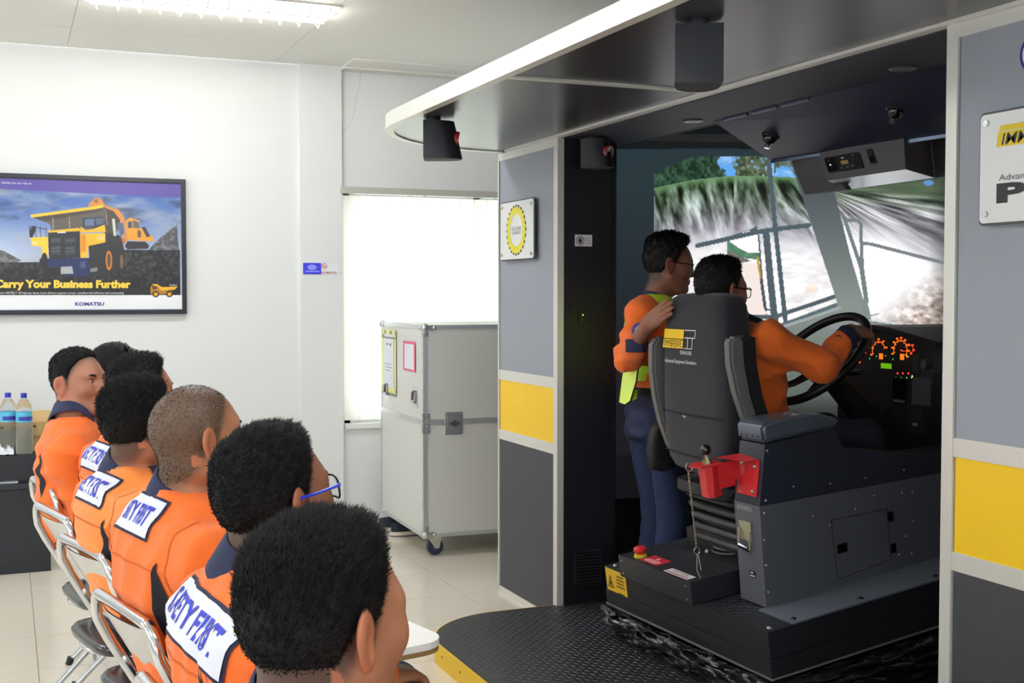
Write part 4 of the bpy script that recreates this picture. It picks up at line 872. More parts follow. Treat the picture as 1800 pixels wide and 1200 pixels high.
q=MB(); q.tube([C(.27+.05*math.cos(x)+.01*x/6,.60+.075*math.sin(x),.094+.012*x/6) for x in np.linspace(0,11,50)]+[C(.33,.52,.12),C(.36,.50,.2)],.0032,n=6); obj('loop',q,mat('cable_grey',(96,104,100),.5),cb_)
q=MB(); q.ball(C(.22,.66,.096),.008,6); obj('plug',q,mat('plug_beige',(190,184,160),.5),cb_)
# ---------------------------------------------------------------- armrest console
lowm=mat('console_lower_grey',(92,95,104),.45,bump=.03,bscale=500); upm=mat('console_upper_slate',(46,50,62),.42,bump=.03,bscale=500)
ac=thing('side_console','tall grey side console box beside the driver seat','console',tuple(C(.45,.26,.007)))
v0,v1=.186,.335
prof=[(.135,.007),(1.35,.007),(1.35,.30),(.15,.364)]
obj('lower_body',MB().prism(prof,C(0,0,0),CU,CW,CV,v0,v1),lowm,ac,smooth=False)
obj('upper_body',MB().prism([(.152,.366),(1.35,.302),(1.35,.36),(.90,.402),(.58,.482),(.535,.50),(.50,.575),(.20,.572)],C(0,0,0),CU,CW,CV,v0+.001,v1-.001),upm,ac,smooth=False)
lid=[(.192,.578),(.50,.578),(.535,.585),(.52,.61),(.46,.634),(.38,.646),(.25,.650),(.205,.644),(.192,.63)]
q=MB(); q.prism(lid,C(0,0,0),CU,CW,CV,v0-.004,v1+.004); me=q.mesh('lid'); bm=bmesh.new(); bm.from_mesh(me); bmesh.ops.bevel(bm,geom=[e for e in bm.edges if len(e.link_faces)==2 and e.calc_face_angle()>1.2],offset=.012,segments=3,affect='EDGES'); bm.to_mesh(me); bm.free(); ld=obj('lid',me,mat('lid_slate',(78,86,98),.28,coat=.25),ac,deg=50)
obj('lid_latch',MB().lathe([(.0,.004),(.014,.004),(.018,.0)],C(.36,.26,.647),CW,n=18),steel,ld)
for k in range(4): obj('lid_screw',MB().cyl(C(.192,.21+.033*k,.598),C(.190,.21+.033*k,.598),.004,n=8),darkp,ld)
sp_=[(.197,.55),(.17,.38),(.158,.337),(.147,.245),(.143,.155),(.141,.06)]
for u,w in sp_: obj('rivet',MB().ball(C(u+.008,v0-.001,w),.0045,5),steel,ac)
for u,w in ((.30,.405),(.46,.383),(.62,.372),(.80,.366),(.37,.285),(.56,.27),(.65,.30),(.78,.285),(.83,.275),(.44,.235),(.82,.17),(.78,.12),(.80,.05),(.74,.06)): obj('rivet',MB().ball(C(u,v0-.001,w),.0035,5),steel,ac)
for x_,w in ((.30,.40),(.225,.395)): obj('rivet',MB().ball(C(.157,x_,w),.0045,5),steel,ac)
pn=[(.448,.252),(.452,.04),(.46,.034),(.70,.05),(.705,.24)]
q=MB(); 
for (a1,b1),(a2,b2) in zip(pn,pn[1:]+pn[:1]):
    q.tube([C(a1,v0-.0005,b1),C(a2,v0-.0005,b2)],.0012,n=4)
obj('panel_joint',q,darkp,ac); obj('socket',MB().obox(C(.485,v0-.001,.142),CU*.021,CV*.003,CW*.016),blkg,ac)
for w in (.21,.09): obj('panel_catch',MB().obox(C(.715,v0-.003,w),CU*.01,CV*.005,CW*.017,.002),blkg,ac)
rn=-CU
def cr(v,w): # rear face point of lower body
    return C(.135+(.15-.135)*(w-.007)/.357,v,w)
hb=obj('handle_plate',MB().obox(cr(.272,.265)-CU*.003,CU*.003,CV*.034,CW*.035,.001),mat('handle_brass',(190,186,160),.35,metal=.8),ac)
q=MB(); q.tube([cr(.303,.275)-CU*.01,cr(.305,.212)-CU*.016,cr(.238,.205)-CU*.016,cr(.240,.268)-CU*.01],.0045,n=8); obj('handle_bail',q,mat('handle_brass',(190,186,160),.35,metal=.8),hb)
q=MB(); q.tube([cr(.298,.211)-CU*.017,cr(.245,.2055)-CU*.017],.009,n=10); obj('handle_grip',q,blkg,hb)
flat('small_label',[rect(-.018,.018,-.012,.012)],cr(.252,.112),-CV,CW,kb,ac,off=.001); flat('small_label_print',[rect(-.010,.006,.003,.008),rect(-.014,.014,-.008,-.003)],cr(.252,.112),-CV,CW,mat('print_white',(225,225,228),.4),ac,off=.0018)
text('handwriting','HD KOMATSU',cr(.276,.345),-CV,CW,mat('chalk',(206,204,198),.7),ac,width=.088,height=.017,off=.001,shear=.15)
# red tool bracket
rb=thing('red_bracket','red steel bracket with box pouch and ball knob on the grey side console','bracket',tuple(C(.15,.26,.45))); rm=mat('bracket_red',(216,44,48),.4,bump=.08,bscale=200)
def cr2(v,w): return C(.152+(.20-.152)*(w-.366)/.206,v,w)
obj('back_plate',MB().obox(cr2(.262,.455)-CU*.004,CV*.058,CW*.062+CU*.014,CU*.002),rm,rb); obj('top_flange',MB().add([cr2(.325,.528)-CU*.003,cr2(.205,.52)-CU*.003,C(.13,.225,.522),C(.085,.31,.53),C(.09,.345,.528)],[(0,1,2,3,4),(4,3,2,1,0)]),rm,rb,smooth=False)
obj('arm_plate',MB().obox(C(.118,.30,.47),CU*.045,CV*.002,CW*.045),rm,rb)
q=MB(); pr=[(-.034,-.026),(-.012,-.04),(.03,-.03),(.034,.022),(.0,.034),(-.03,.026)]
for k,(w,s) in enumerate(((.395,.86),(.508,1.0))): q.v+= [tuple(C(.065+s*a,.345+s*b,w)) for a,b in pr]
q.f=[tuple(range(6))[::-1],tuple(range(6,12))]+[(i,(i+1)%6,6+(i+1)%6,6+i) for i in range(6)]; obj('pouch',q,rm,rb,smooth=False)
obj('pouch_lid',MB().prism([(-.055,-.034),(.036,-.044),(.045,.034),(-.03,.05),(-.07,.02)],C(.065,.345,0),CU,CV,CW,.509,.514),rm,rb,smooth=False)
obj('knob_collar',MB().lathe([(0,.022),(.012,.022),(.013,.012),(.018,.012),(.019,0)],C(.06,.345,.514),CW,n=8),mat('brass_dull',(150,150,110),.35,metal=.9),rb); obj('ball_knob',MB().ball(C(.06,.345,.562),.020,8),blkg,rb); obj('knob_stem',MB().cyl(C(.06,.345,.53),C(.06,.345,.55),.006,n=10),steel,rb)
for v,w in ((.30,.50),(.225,.495),(.225,.41)): obj('bolt',MB().ball(cr2(v,w)-CU*.007,.008,6),steel,rb)
q=MB(); q.tube([C(.06,.335,.40),C(.10,.31,.388),C(.13,.29,.41),C(.135,.285,.45)],.003,n=6); obj('wire',q,kb,rb)
ch=thing('pin_chain','thin chain with rings hanging from the red bracket','chain',tuple(C(.02,.37,.3)))
q=MB(); q.tube([C(.01+.014*math.cos(x),.385,.505+.016*math.sin(x)) for x in np.linspace(0,2*PI,17)[:-1]],.0022,n=6,closed=True); obj('ring',q,steel,ch)
for k in range(22):
    z=.485-.0125*k; q=MB(); c=C(.005,.387,z); dx=CU if k%2 else CV; q.tube([c+dx*.0035*math.cos(x)+CW*.0085*math.sin(x) for x in np.linspace(0,2*PI,9)[:-1]],.0012,n=4,closed=True); obj('link',q,mat('chain_brass',(176,166,140),.35,metal=.8),ch)
q=MB(); q.tube([C(.005+.012*math.cos(x),.387,.20+.013*math.sin(x)) for x in np.linspace(0,2*PI,13)[:-1]],.002,n=6,closed=True); obj('ring',q,steel,ch)
q=MB(); q.tube([C(.005,.387,.19),C(-.002,.39,.13),C(.006,.384,.10)],.002,n=6); q.tube([C(.008,.387,.19),C(.01,.381,.13)],.002,n=6); obj('pin',q,steel,ch)
# ---------------------------------------------------------------- driver seat
fab=mat('seat_fabric',(22,23,32),.85,bump=.5,bscale=420,var=.1,vscale=160,sheen=.2); shell=mat('seat_shell_grey',(100,98,97),.42); sblk=mat('seat_black',(26,27,31),.5)
st=thing('driver_seat','high-backed suspension driver seat with dark fabric cover and printed logo','seat',(2.55,3.96,.45))
def loft(rings,close=True):
    n=len(rings[0]); mm=MB(); V=[p for r in rings for p in r]; F=[(i*n+k,i*n+(k+1)%n,(i+1)*n+(k+1)%n,(i+1)*n+k) for i in range(len(rings)-1) for k in range(n)]
    if close: F+=[tuple(range(n))[::-1],tuple(range((len(rings)-1)*n,len(rings)*n))]
    mm.add(V,F); return mm
def sring(xc,yc,z,hx,hy,e=4,n=36,tilt=0):
    out=[]
    for k in range(n):
        a=2*PI*k/n; c,s=math.cos(a),math.sin(a); x=hx*abs(c)**(2/e)*(1 if c>=0 else -1); y=hy*abs(s)**(2/e)*(1 if s>=0 else -1); out.append((xc+x,yc+y,z+tilt*x))
    return out
lev=[(.815,2.475,.03,.13),(.835,2.47,.058,.185),(.87,2.465,.066,.215),(.95,2.46,.07,.232),(1.035,2.458,.071,.236),(1.048,2.458,.068,.234),(1.06,2.457,.071,.237),(1.15,2.455,.072,.238),(1.30,2.452,.071,.232),(1.40,2.452,.069,.222),(1.46,2.453,.065,.208),(1.49,2.455,.055,.19),(1.503,2.456,.036,.16),(1.507,2.457,.012,.10)]
obj('backrest_cover',loft([sring(x,3.965,z,hx,hy,5) for z,x,hx,hy in lev]),fab,st,deg=60)
q=MB(); q.tube([(2.386,3.965+y,1.052-.006*math.cos(y*6)) for y in np.linspace(-.215,.215,24)],.0035,n=6); obj('cover_fold',q,mat('fold_dark',(24,25,32),.9),st)
q=MB(); q.tube([(2.396,3.965+y,.90-.01*math.cos(y*6)) for y in np.linspace(-.205,.205,24)],.003,n=6); obj('cover_seam',q,mat('fold_dark',(24,25,32),.9),st)
q=MB(); q.tube([(2.38,4.0+.012*math.cos(x),1.048+.014*math.sin(x)) for x in np.linspace(PI*1.15,PI*1.85,8)],.0022,n=6); obj('hook',q,steel,st)
# armrest-like side wings
def wing(side,pts,wd,th_=.05):
    rows=[]; 
    for (x,z,w) in pts:
        y0=3.965+side*.243; rows.append([(x,y0,z),(x+w,y0,z-.004),(x+w,y0+side*th_,z-.004),(x,y0+side*th_,z)])
    q=loft(rows); me=q.mesh('wing'); bm=bmesh.new(); bm.from_mesh(me); bmesh.ops.bevel(bm,geom=[e for e in bm.edges if e.calc_face_angle(0)>.8],offset=.010,segments=2,affect='EDGES'); bm.to_mesh(me); bm.free(); w=obj('side_wing',me,shell,st,deg=50)
    rows=[[(x+w_*.98,3.965+side*.250,z+.004),(x+w_*.98+.05,3.965+side*.250,z-.004),(x+w_*.98+.05,3.965+side*(.243+th_*.9),z-.004),(x+w_*.98,3.965+side*(.243+th_*.9),z+.004)] for x,z,w_ in pts]; obj('wing_pad',loft(rows),sblk,w,deg=50)
wing(-1,[(2.385,1.352,.045),(2.37,1.33,.06),(2.375,1.25,.062),(2.40,1.15,.06),(2.44,1.05,.056),(2.48,.96,.05),(2.52,.90,.04)],.06)
wing(1,[(2.385,1.335,.045),(2.36,1.30,.06),(2.36,1.2,.062),(2.375,1.1,.06),(2.40,1.0,.056),(2.44,.90,.05),(2.48,.84,.04)],.06)
obj('lever_knob',MB().ball((2.44,4.225,.955),.03,8,sc=(.6,.5,1)),mat('lever_yellow',(240,180,30),.4),st)
obj('cushion',loft([sring(2.74,3.965,z,hx,hy,5) for z,hx,hy in ((.79,.20,.20),(.80,.23,.22),(.86,.245,.235),(.90,.235,.225),(.915,.20,.19))]),fab,st,deg=60)
obj('seat_pan',loft([sring(2.66,3.965,z,hx,hy,6,n=28) for z,hx,hy in ((.735,.24,.19),(.745,.25,.2),(.785,.25,.2),(.79,.24,.19))]),sblk,st,deg=50)
for k in range(5):
    z=.735-.043*k; hx=.225-.006*k; obj('suspension_rib',loft([sring(2.68+.004*k,3.955,z+d,hx+g,.212-.004*k+g,6,n=28) for d,g in ((-.026,-.016),(-.02,.0),(-.008,.004),(.004,-.004),(.010,-.016))]),mat('suspension_rubber',(44,46,50),.38),st,deg=60)
obj('suspension_core',loft([sring(2.70,3.955,z,.2,.19,6,n=28) for z in (.535,.75)]),sblk,st); 
q=ubox(.26,.62,.42,.86,.088,.15,.01); obj('seat_mount',q,sblk,st); q=ubox(.19,.6,.43,.85,.001,.09); obj('seat_riser',q,sblk,st)
# printed logo on the back of the cover
LX=2.3785; lg=np.array((LX,4.035,1.335)); ywl=mat('print_logo_yellow',(244,200,30),.6); wtl=mat('print_logo_white',(214,214,214),.6); kbl=mat('print_logo_black',(20,20,24),.6)
def lx(y,z): return None
flat('logo_yellow',[[(-.128,-.04),(.022,-.04),(.026,-.006),(-.120,-.006)],[(-.120,-.003),(.028,-.003),(.034,.033),(-.112,.033)]],lg,EXn,EZ,ywl,st,off=.001)
text('logo_lettering','IMMERSIVE',lg+[0,.05,-.022],EXn,EZ,kbl,st,width=.132,height=.027,shear=.12,off=.0022)
flat('logo_frame',[[(.036,.029),(.118,.029),(.119,.033),(.036,.033)],[(.034,.0),(.108,.0),(.109,.004),(.034,.004)],[(.107,.0),(.111,.0),(.119,.033),(.115,.033)],[(.055,-.04),(.059,-.04),(.062,.0),(.058,.0)],[(.088,-.04),(.092,-.04),(.096,.0),(.092,.0)],[(.03,-.04),(.092,-.04),(.092,-.037),(.03,-.037)]],lg,EXn,EZ,wtl,st,off=.001)
text('logo_lettering','TECHNOLOGIES',lg+[0,-.044,-.055],EXn,EZ,wtl,st,width=.085,height=.014,off=.001,bold=.02)
text('logo_lettering','Advanced Equipment Simulators',lg+[0,-.005,-.092],EXn,EZ,wtl,st,width=.235,height=.019,off=.001,bold=.012)
# ---------------------------------------------------------------- dashboard, wheel
ds=thing('dashboard','black truck dashboard with orange lit gauges','dashboard',(3.5,3.9,.7)); dk=mat('dash_black',(24,24,27),.55,bump=.05,bscale=300)
dp=[(-4.40,.62),(-3.2,.62),(-3.2,1.30),(-3.60,1.305),(-3.74,1.317),(-3.9,1.345),(-4.02,1.366),(-4.12,1.374),(-4.25,1.370),(-4.34,1.34),(-4.40,1.28)]
obj('body',MB().prism(dp,(0,0,0),(0,-1,0),(0,0,1),(1,0,0),3.4,3.75),dk,ds,smooth=False)
obj('hood_lip',MB().prism([(-4.40,1.28),(-4.34,1.34),(-4.25,1.370),(-4.12,1.374),(-4.02,1.366),(-3.9,1.345),(-3.74,1.317),(-3.74,1.295),(-3.9,1.325),(-4.02,1.346),(-4.12,1.354),(-4.25,1.35),(-4.33,1.325),(-4.38,1.275)],(0,0,0),(0,-1,0),(0,0,1),(1,0,0),3.36,3.4),dk,ds,smooth=False)
org=mat('gauge_orange',(255,110,24),.4,emit=1.3); orr=mat('gauge_red',(255,70,40),.4,emit=1.2); grn=mat('gauge_green',(70,230,120),.4,emit=.9); lcdg=mat('lcd_green',(120,200,20),.4,emit=.55)
DX=3.4; dpt=lambda px,py: at(px,py,'x',DX); Kp=lambda px: px*4.62/2134*1.28
def gauge(px,py,r,a0,a1,n,mm,name='gauge_scale',needle=None):
    c=dpt(px,py); g=flat(name,ringpolys(0,0,r*.93,r,22,math.radians(a0),math.radians(a1)),c,EXn,EZ,mm,ds)
    for k in range(n):
        a_=math.radians(a0+(a1-a0)*k/(n-1)); flat('gauge_mark',[[(r*.8*math.cos(a_)-.002,r*.8*math.sin(a_)-.002),(r*.92*math.cos(a_)-.002,r*.92*math.sin(a_)-.002),(r*.92*math.cos(a_)+.002,r*.92*math.sin(a_)+.002),(r*.8*math.cos(a_)+.002,r*.8*math.sin(a_)+.002)]],c,EXn,EZ,mm,g)
        flat('gauge_number',[rect(r*1.2*math.cos(a_)-.006,r*1.2*math.cos(a_)+.006,r*1.2*math.sin(a_)-.0035,r*1.2*math.sin(a_)+.0035)],c,EXn,EZ,mm,g)
    if needle is not None:
        a_=math.radians(needle); flat('needle',[[(-.003*math.sin(a_),.003*math.cos(a_)),(r*.85*math.cos(a_),r*.85*math.sin(a_)),(.003*math.sin(a_),-.003*math.cos(a_))]],c,EXn,EZ,orr,g)
gauge(1583,615,.042,200,-30,9,org,needle=-10); gauge(1545,617,.042,200,20,6,org); gauge(1524,612,.018,240,100,4,orr); gauge(1514,630,.016,240,100,4,orr); gauge(1601,613,.016,120,-80,4,orr)
for px,py in ((1549,626),(1586,627)): flat('trip_display',[rect(-.012,.012,-.012,.012)],dpt(px,py),EXn,EZ,org,ds)
for px,py,mm in ((1529,630,grn),(1557,625,grn),(1570,631,grn),(1594,625,grn),(1541,626,grn)): flat('telltale',[ell(0,0,.003,n=10)],dpt(px,py),EXn,EZ,mm,ds)
flat('message_display',[rect(-.033,.033,-.011,.011)],dpt(1558,643),EXn,EZ,lcdg,ds)
for k in range(3): flat('warning_lamp',[ell(0,0,.0045,n=10)],dpt(1578+9.5*k,656),EXn,EZ,mat('lamp_red',(255,50,60),.4,emit=1.6),ds); flat('warning_lamp',[ell(0,0,.0035,n=10)],dpt(1575+9.5*k,664),EXn,EZ,grn,ds)
flat('telltale_triangle',[[(-.008,-.006),(.008,-.006),(0,.008)]],dpt(1604,662),EXn,EZ,mat('lamp_pale',(220,225,150),.4,emit=1),ds)
for px,py,w,h_ in ((1611,640,.022,.036),(1650,640,.022,.036)): flat('switch_blank',[rrect(-w,w,-h_,h_,.006)],dpt(px,py),EXn,EZ,mat('switch_grey',(44,45,48),.5),ds,t=.004)
q=MB(); c=dpt(1629,640); q.lathe([(0,.02),(.018,.018),(.022,.0)],c,(-1,0,0),n=20); obj('rotary_knob',q,mat('knob_grey',(70,72,74),.4),ds)
flat('grey_cover',[rect(-.055,.055,-.055,.055)],dpt(1621,688),EXn,EZ,mat('cover_grey',(74,76,78),.5),ds,t=.004); flat('ignition_panel',[rect(-.04,.04,-.03,.03)],dpt(1632,662),EXn,EZ,mat('switch_grey',(44,45,48),.5),ds,t=.003)
flat('vent_slot',[rect(-.04,.04,-.06,.05)],dpt(1582,685),EXn,EZ,blkg,ds,t=.003); flat('vent_edge',[rect(-.034,.034,-.052,-.04)],dpt(1582,685),EXn,EZ,steel,ds,off=.004)
q=MB(); c=dpt(1624,740); q.obox(c-[.02,0,0],(0,.03,0),(0,0,.05),(.02,0,0),.006); bx_=obj('key_box',q,mat('switch_grey',(44,45,48),.5),ds); flat('key_box_label',[rect(-.014,.014,-.006,.006)],c+[-.04,.005,-.012],EXn,EZ,mat('label_dull',(150,150,148),.5),bx_)
q=MB(); q.tube([(3.36,4.12,.60),(3.33,4.10,.80),(3.33,4.09,.98)],.018,n=10); q.ball((3.33,4.09,1.0),.034,8,sc=(1,1,1.3)); obj('gear_lever',q,blkg,ds,deg=60)
obj('lower_console',MB().box(3.25,3.4,3.55,4.3,ZP+.3,.72,.02),dk,ds)
sw=thing('steering_wheel','large black four-spoke truck steering wheel held by the driver','steering wheel',(3.1,3.96,.9))
WC=np.array((2.945,3.95,1.25)); al=math.radians(45); wu=np.array((math.cos(al),0,math.sin(al))); wy=np.array((0,1.,0)); wn=np.cross(wy,wu); wn=wn if wn[0]<0 else -wn
WR=.232; rim=mat('wheel_rubber',(28,28,30),.42,bump=.05,bscale=300); q=MB(); q.tube([WC+WR*(math.cos(x)*wy+math.sin(x)*wu) for x in np.linspace(0,2*PI,49)[:-1]],.0175,n=12,closed=True); obj('rim',q,rim,sw,deg=60)
hubc=WC-wn*.045; obj('hub',MB().lathe([(0,.03),(.05,.028),(.07,.01),(.072,-.02),(.05,-.05)],hubc,wn,n=28),rim,sw,deg=50)
for x in (20,160,235,305): a_=math.radians(x); e_=math.cos(a_)*wy+math.sin(a_)*wu; q=MB(); q.tube([hubc+e_*.05,hubc+e_*.13+wn*.008,WC+e_*(WR-.005)],[.02,.016,.013],n=8,flat=.6); obj('spoke',q,rim,sw,deg=60)
q=MB(); q.tube([hubc,hubc-wn*.18,hubc-wn*.36],[.045,.05,.06],n=16); obj('column',q,sblk,sw,deg=60)
for s in (1,-1): q=MB(); q.tube([hubc-wn*.05,hubc-wn*.05+wy*.17*s+wu*.03],[.009,.011],n=8); obj('stalk',q,sblk,sw)
# ================================================================ PEOPLE: signed-distance bodies -> surface nets
def axis(lo,hi,h,fine=()):
    p=[lo]; 
    while p[-1]<hi:
        x=p[-1]; s=h
        for a,b,f in fine:
            if a-1e-9<=x<b: s=min(s,f)
        p.append(x+s)
    return np.array(p,np.float32)
def smin(a,b,k):
    h=np.maximum(k-np.abs(a-b),0)/k; return np.minimum(a,b)-h*h*k*.25
def smax(a,b,k): return -smin(-a,-b,k)
def d_ell(x,y,z,c,r):
    q=np.sqrt(((x-c[0])/r[0])**2+((y-c[1])/r[1])**2+((z-c[2])/r[2])**2); return (q-1)*min(r)*(.5+.5*q/(q+.3)*1.3)
def d_cone(x,y,z,a,b,ra,rb):
    a=np.array(a,np.float32); b=np.array(b,np.float32); v=b-a; L=float(v@v)+1e-9
    px,py,pz=x-a[0],y-a[1],z-a[2]; h=np.clip((px*v[0]+py*v[1]+pz*v[2])/L,0,1)
    return np.sqrt((px-h*v[0])**2+(py-h*v[1])**2+(pz-h*v[2])**2)-(ra+(rb-ra)*h)
class Field:
    def __init__(s,xs,ys,zs): s.ax=(xs,ys,zs); s.D=np.full((len(xs),len(ys),len(zs)),.3,np.float32)
    def blk(s,lo,hi,pad=.045):
        sl=[]; C_=[]
        for i in range(3):
            a=np.searchsorted(s.ax[i],lo[i]-pad); b=np.searchsorted(s.ax[i],hi[i]+pad); sl.append(slice(a,b)); sh=[1,1,1]; sh[i]=-1; C_.append(s.ax[i][a:b].reshape(sh))
        return tuple(sl),C_
    def put(s,sl,d,k): s.D[sl]=smin(s.D[sl],d,k) if k>0 else np.minimum(s.D[sl],d)
    def cone(s,a,b,ra,rb=None,k=.02):
        rb=ra if rb is None else rb; r=max(ra,rb); sl,c=s.blk(np.minimum(a,b)-r,np.maximum(a,b)+r); 
        if s.D[sl].size: s.put(sl,d_cone(*c,a,b,ra,rb),k)
    def ell(s,c0,r,k=.02):
        c0=np.array(c0); sl,c=s.blk(c0-r,c0+np.array(r)); 
        if s.D[sl].size: s.put(sl,d_ell(*c,c0,r),k)
    def torso(s,nodes,yaw,org,infl=0,k=.03):
        n=np.array(nodes,float); z0,z1=n[0,0],n[-1,0]; m=.34
        sl,(x,y,z)=s.blk(np.array([org[0]-m,org[1]-m,z0]),np.array([org[0]+m,org[1]+m,z1]),.02)
        if not s.D[sl].size: return
        zz=z.ravel(); zf=np.linspace(z0,z1,80); ker=np.ones(7)/7
        def I(j):
            f=np.interp(zf,n[:,0],n[:,j]); f=np.convolve(np.pad(f,3,'edge'),ker,'valid'); return np.interp(zz,zf,f).astype(np.float32).reshape(1,1,-1)
        cx,rx,ry=I(1),I(2)+infl,I(3)+infl; X=x-org[0]; Y=y-org[1]; c_,s_=math.cos(yaw),math.sin(yaw); lx=X*c_+Y*s_-cx; ly=-X*s_+Y*c_
        e=2.5; d=((np.abs(lx/rx)**e+np.abs(ly/ry)**e)**(1/e)-1)*np.minimum(rx,ry); d=smax(d,np.maximum(z-z1,z0-z)+0*d,.04); s.put(sl,d,k)
    def nets(s):
        D=s.D; S=D<0; nx,ny,nz=D.shape
        cnt=np.zeros((nx-1,ny-1,nz-1),np.int8)
        for a in(0,1):
            for b in(0,1):
                for c in(0,1): cnt+=S[a:nx-1+a,b:ny-1+b,c:nz-1+c]
        act=(cnt>0)&(cnt<8); I,J,K=np.where(act); idx=np.full(act.shape,-1,np.int32); idx[I,J,K]=np.arange(len(I))
        V=np.zeros((len(I),3)); n=np.zeros(len(I)); X,Y,Z=s.ax
        E_=[((a,b,c),ax) for ax in range(3) for a in(0,1) for b in(0,1) for c in(0,1) if (a,b,c)[ax]==0]
        for o,ax in E_:
            q=[o[0],o[1],o[2]]; q[ax]=1; va=D[I+o[0],J+o[1],K+o[2]]; vb=D[I+q[0],J+q[1],K+q[2]]; m=(va<0)!=(vb<0); t=np.where(m,va/np.where(m,va-vb,1),0)
            pa=np.stack([X[I+o[0]],Y[J+o[1]],Z[K+o[2]]],1); pb=np.stack([X[I+q[0]],Y[J+q[1]],Z[K+q[2]]],1)
            V[m]+=(pa+(pb-pa)*t[:,None])[m]; n+=m
        V/=n[:,None]; Q=[]
        for ax in range(3):
            A=S.take(range(S.shape[ax]-1),ax); B=S.take(range(1,S.shape[ax]),ax); m=A!=B; i,j,k=np.where(m); u,v=[q for q in range(3) if q!=ax]
            g=[i,j,k]; ok=(g[u]>0)&(g[v]>0)&(g[u]<D.shape[u]-1)&(g[v]<D.shape[v]-1); g=[q[ok] for q in g]; fl=A[m][ok]
            def cell(du,dv): w=[q.copy() for q in g]; w[u]-=du; w[v]-=dv; return idx[w[0],w[1],w[2]]
            q4=np.stack([cell(1,1),cell(0,1),cell(0,0),cell(1,0)],1); flip=fl if ax!=1 else ~fl; q4[~flip]=q4[~flip][:,::-1]; Q.append(q4)
        return V,np.concatenate(Q)
W3=[(rng.normal(0,1,3),rng.random()*6.28) for _ in range(8)]
def folds(x,y,z,f,seed=0):
    o=0
    for i in range(4):
        w,p=W3[(i+seed)%8]; w=w/np.linalg.norm(w)*f*(1+.5*i); o=o+(1-np.abs(np.sin(x*w[0]+y*w[1]+z*w[2]+p+1.3*np.sin(x*f*.31+z*f*.23+i))))*(.6**i)
    return o/2.2-.35
def rot(yaw,pitch=0,roll=0): return np.array((Matrix.Rotation(yaw,3,'Z')@Matrix.Rotation(-pitch,3,'Y')@Matrix.Rotation(roll,3,'X')))
def head_sdf(x,y,z,wide=1.0,ears=True):
    a=np.abs(y)/wide; d=d_ell(x,a,z,(-.010,0,.030),(.099,.075,.090)); d=smin(d,d_ell(x,a,z,(.026,0,-.036),(.066,.054,.086)),.04)
    d=smin(d,d_cone(x,a,z,(.002,.045,-.055),(.060,.016,-.100),.024,.018),.035); d=smin(d,d_ell(x,a,z,(.070,0,-.101),(.020,.022,.017)),.022)
    d=smin(d,d_cone(x,a,z,(.080,.010,.024),(.066,.046,.022),.011,.010),.022); d=smax(d,-d_ell(x,a,z,(.099,.031,.002),(.020,.021,.012)),.012)
    d=smin(d,d_ell(x,a,z,(.0725,.031,.002),(.0115,.0135,.0105)),.004)
    d=smin(d,d_cone(x,a,z,(.086,0,.012),(.107,0,-.030),.007,.0115),.014); d=smin(d,d_ell(x,a,z,(.098,.0125,-.034),(.010,.008,.008)),.009)
    d=smin(d,d_ell(x,a,z,(.058,.039,-.022),(.024,.02,.022)),.03)
    d=smin(d,d_ell(x,a,z,(.087,0,-.0605),(.011,.024,.006)),.007); d=smin(d,d_ell(x,a,z,(.085,0,-.0715),(.0115,.021,.0068)),.007)
    if ears:
        c,s=math.cos(.5),math.sin(.5); ex=(x+.012)*c+(a-.079)*s*1; ey=-(x+.012)*s*-1*-1+(a-.079)*c; ex=(x+.012)*c-(a-.079)*s; ey=(x+.012)*s+(a-.079)*c
        e=d_ell(ex,ey,z+.002,(-.004,.004,.004),(.021,.0075,.031)); e=smin(e,d_ell(ex,ey,z+.002,(.004,.002,-.024),(.011,.007,.012)),.01)
        e=smax(e,-d_ell(ex,ey,z+.002,(-.001,.0125,.0),(.0115,.0075,.019)),.006); d=smin(d,e,.008)
    return d
HX=np.array([-.13,-.06,-.040,-.022,-.008,.004,.016,.030,.048,.066,.085,.12]); HZ=np.array([-.098,-.090,-.060,-.012,.012,-.010,.000,.044,.072,.086,.093,.097])
def hair_g(x,y,z): return z-np.interp(x,HX,HZ)
def sstep(a,b,x): t=np.clip((x-a)/(b-a),0,1); return t*t*(3-2*t)
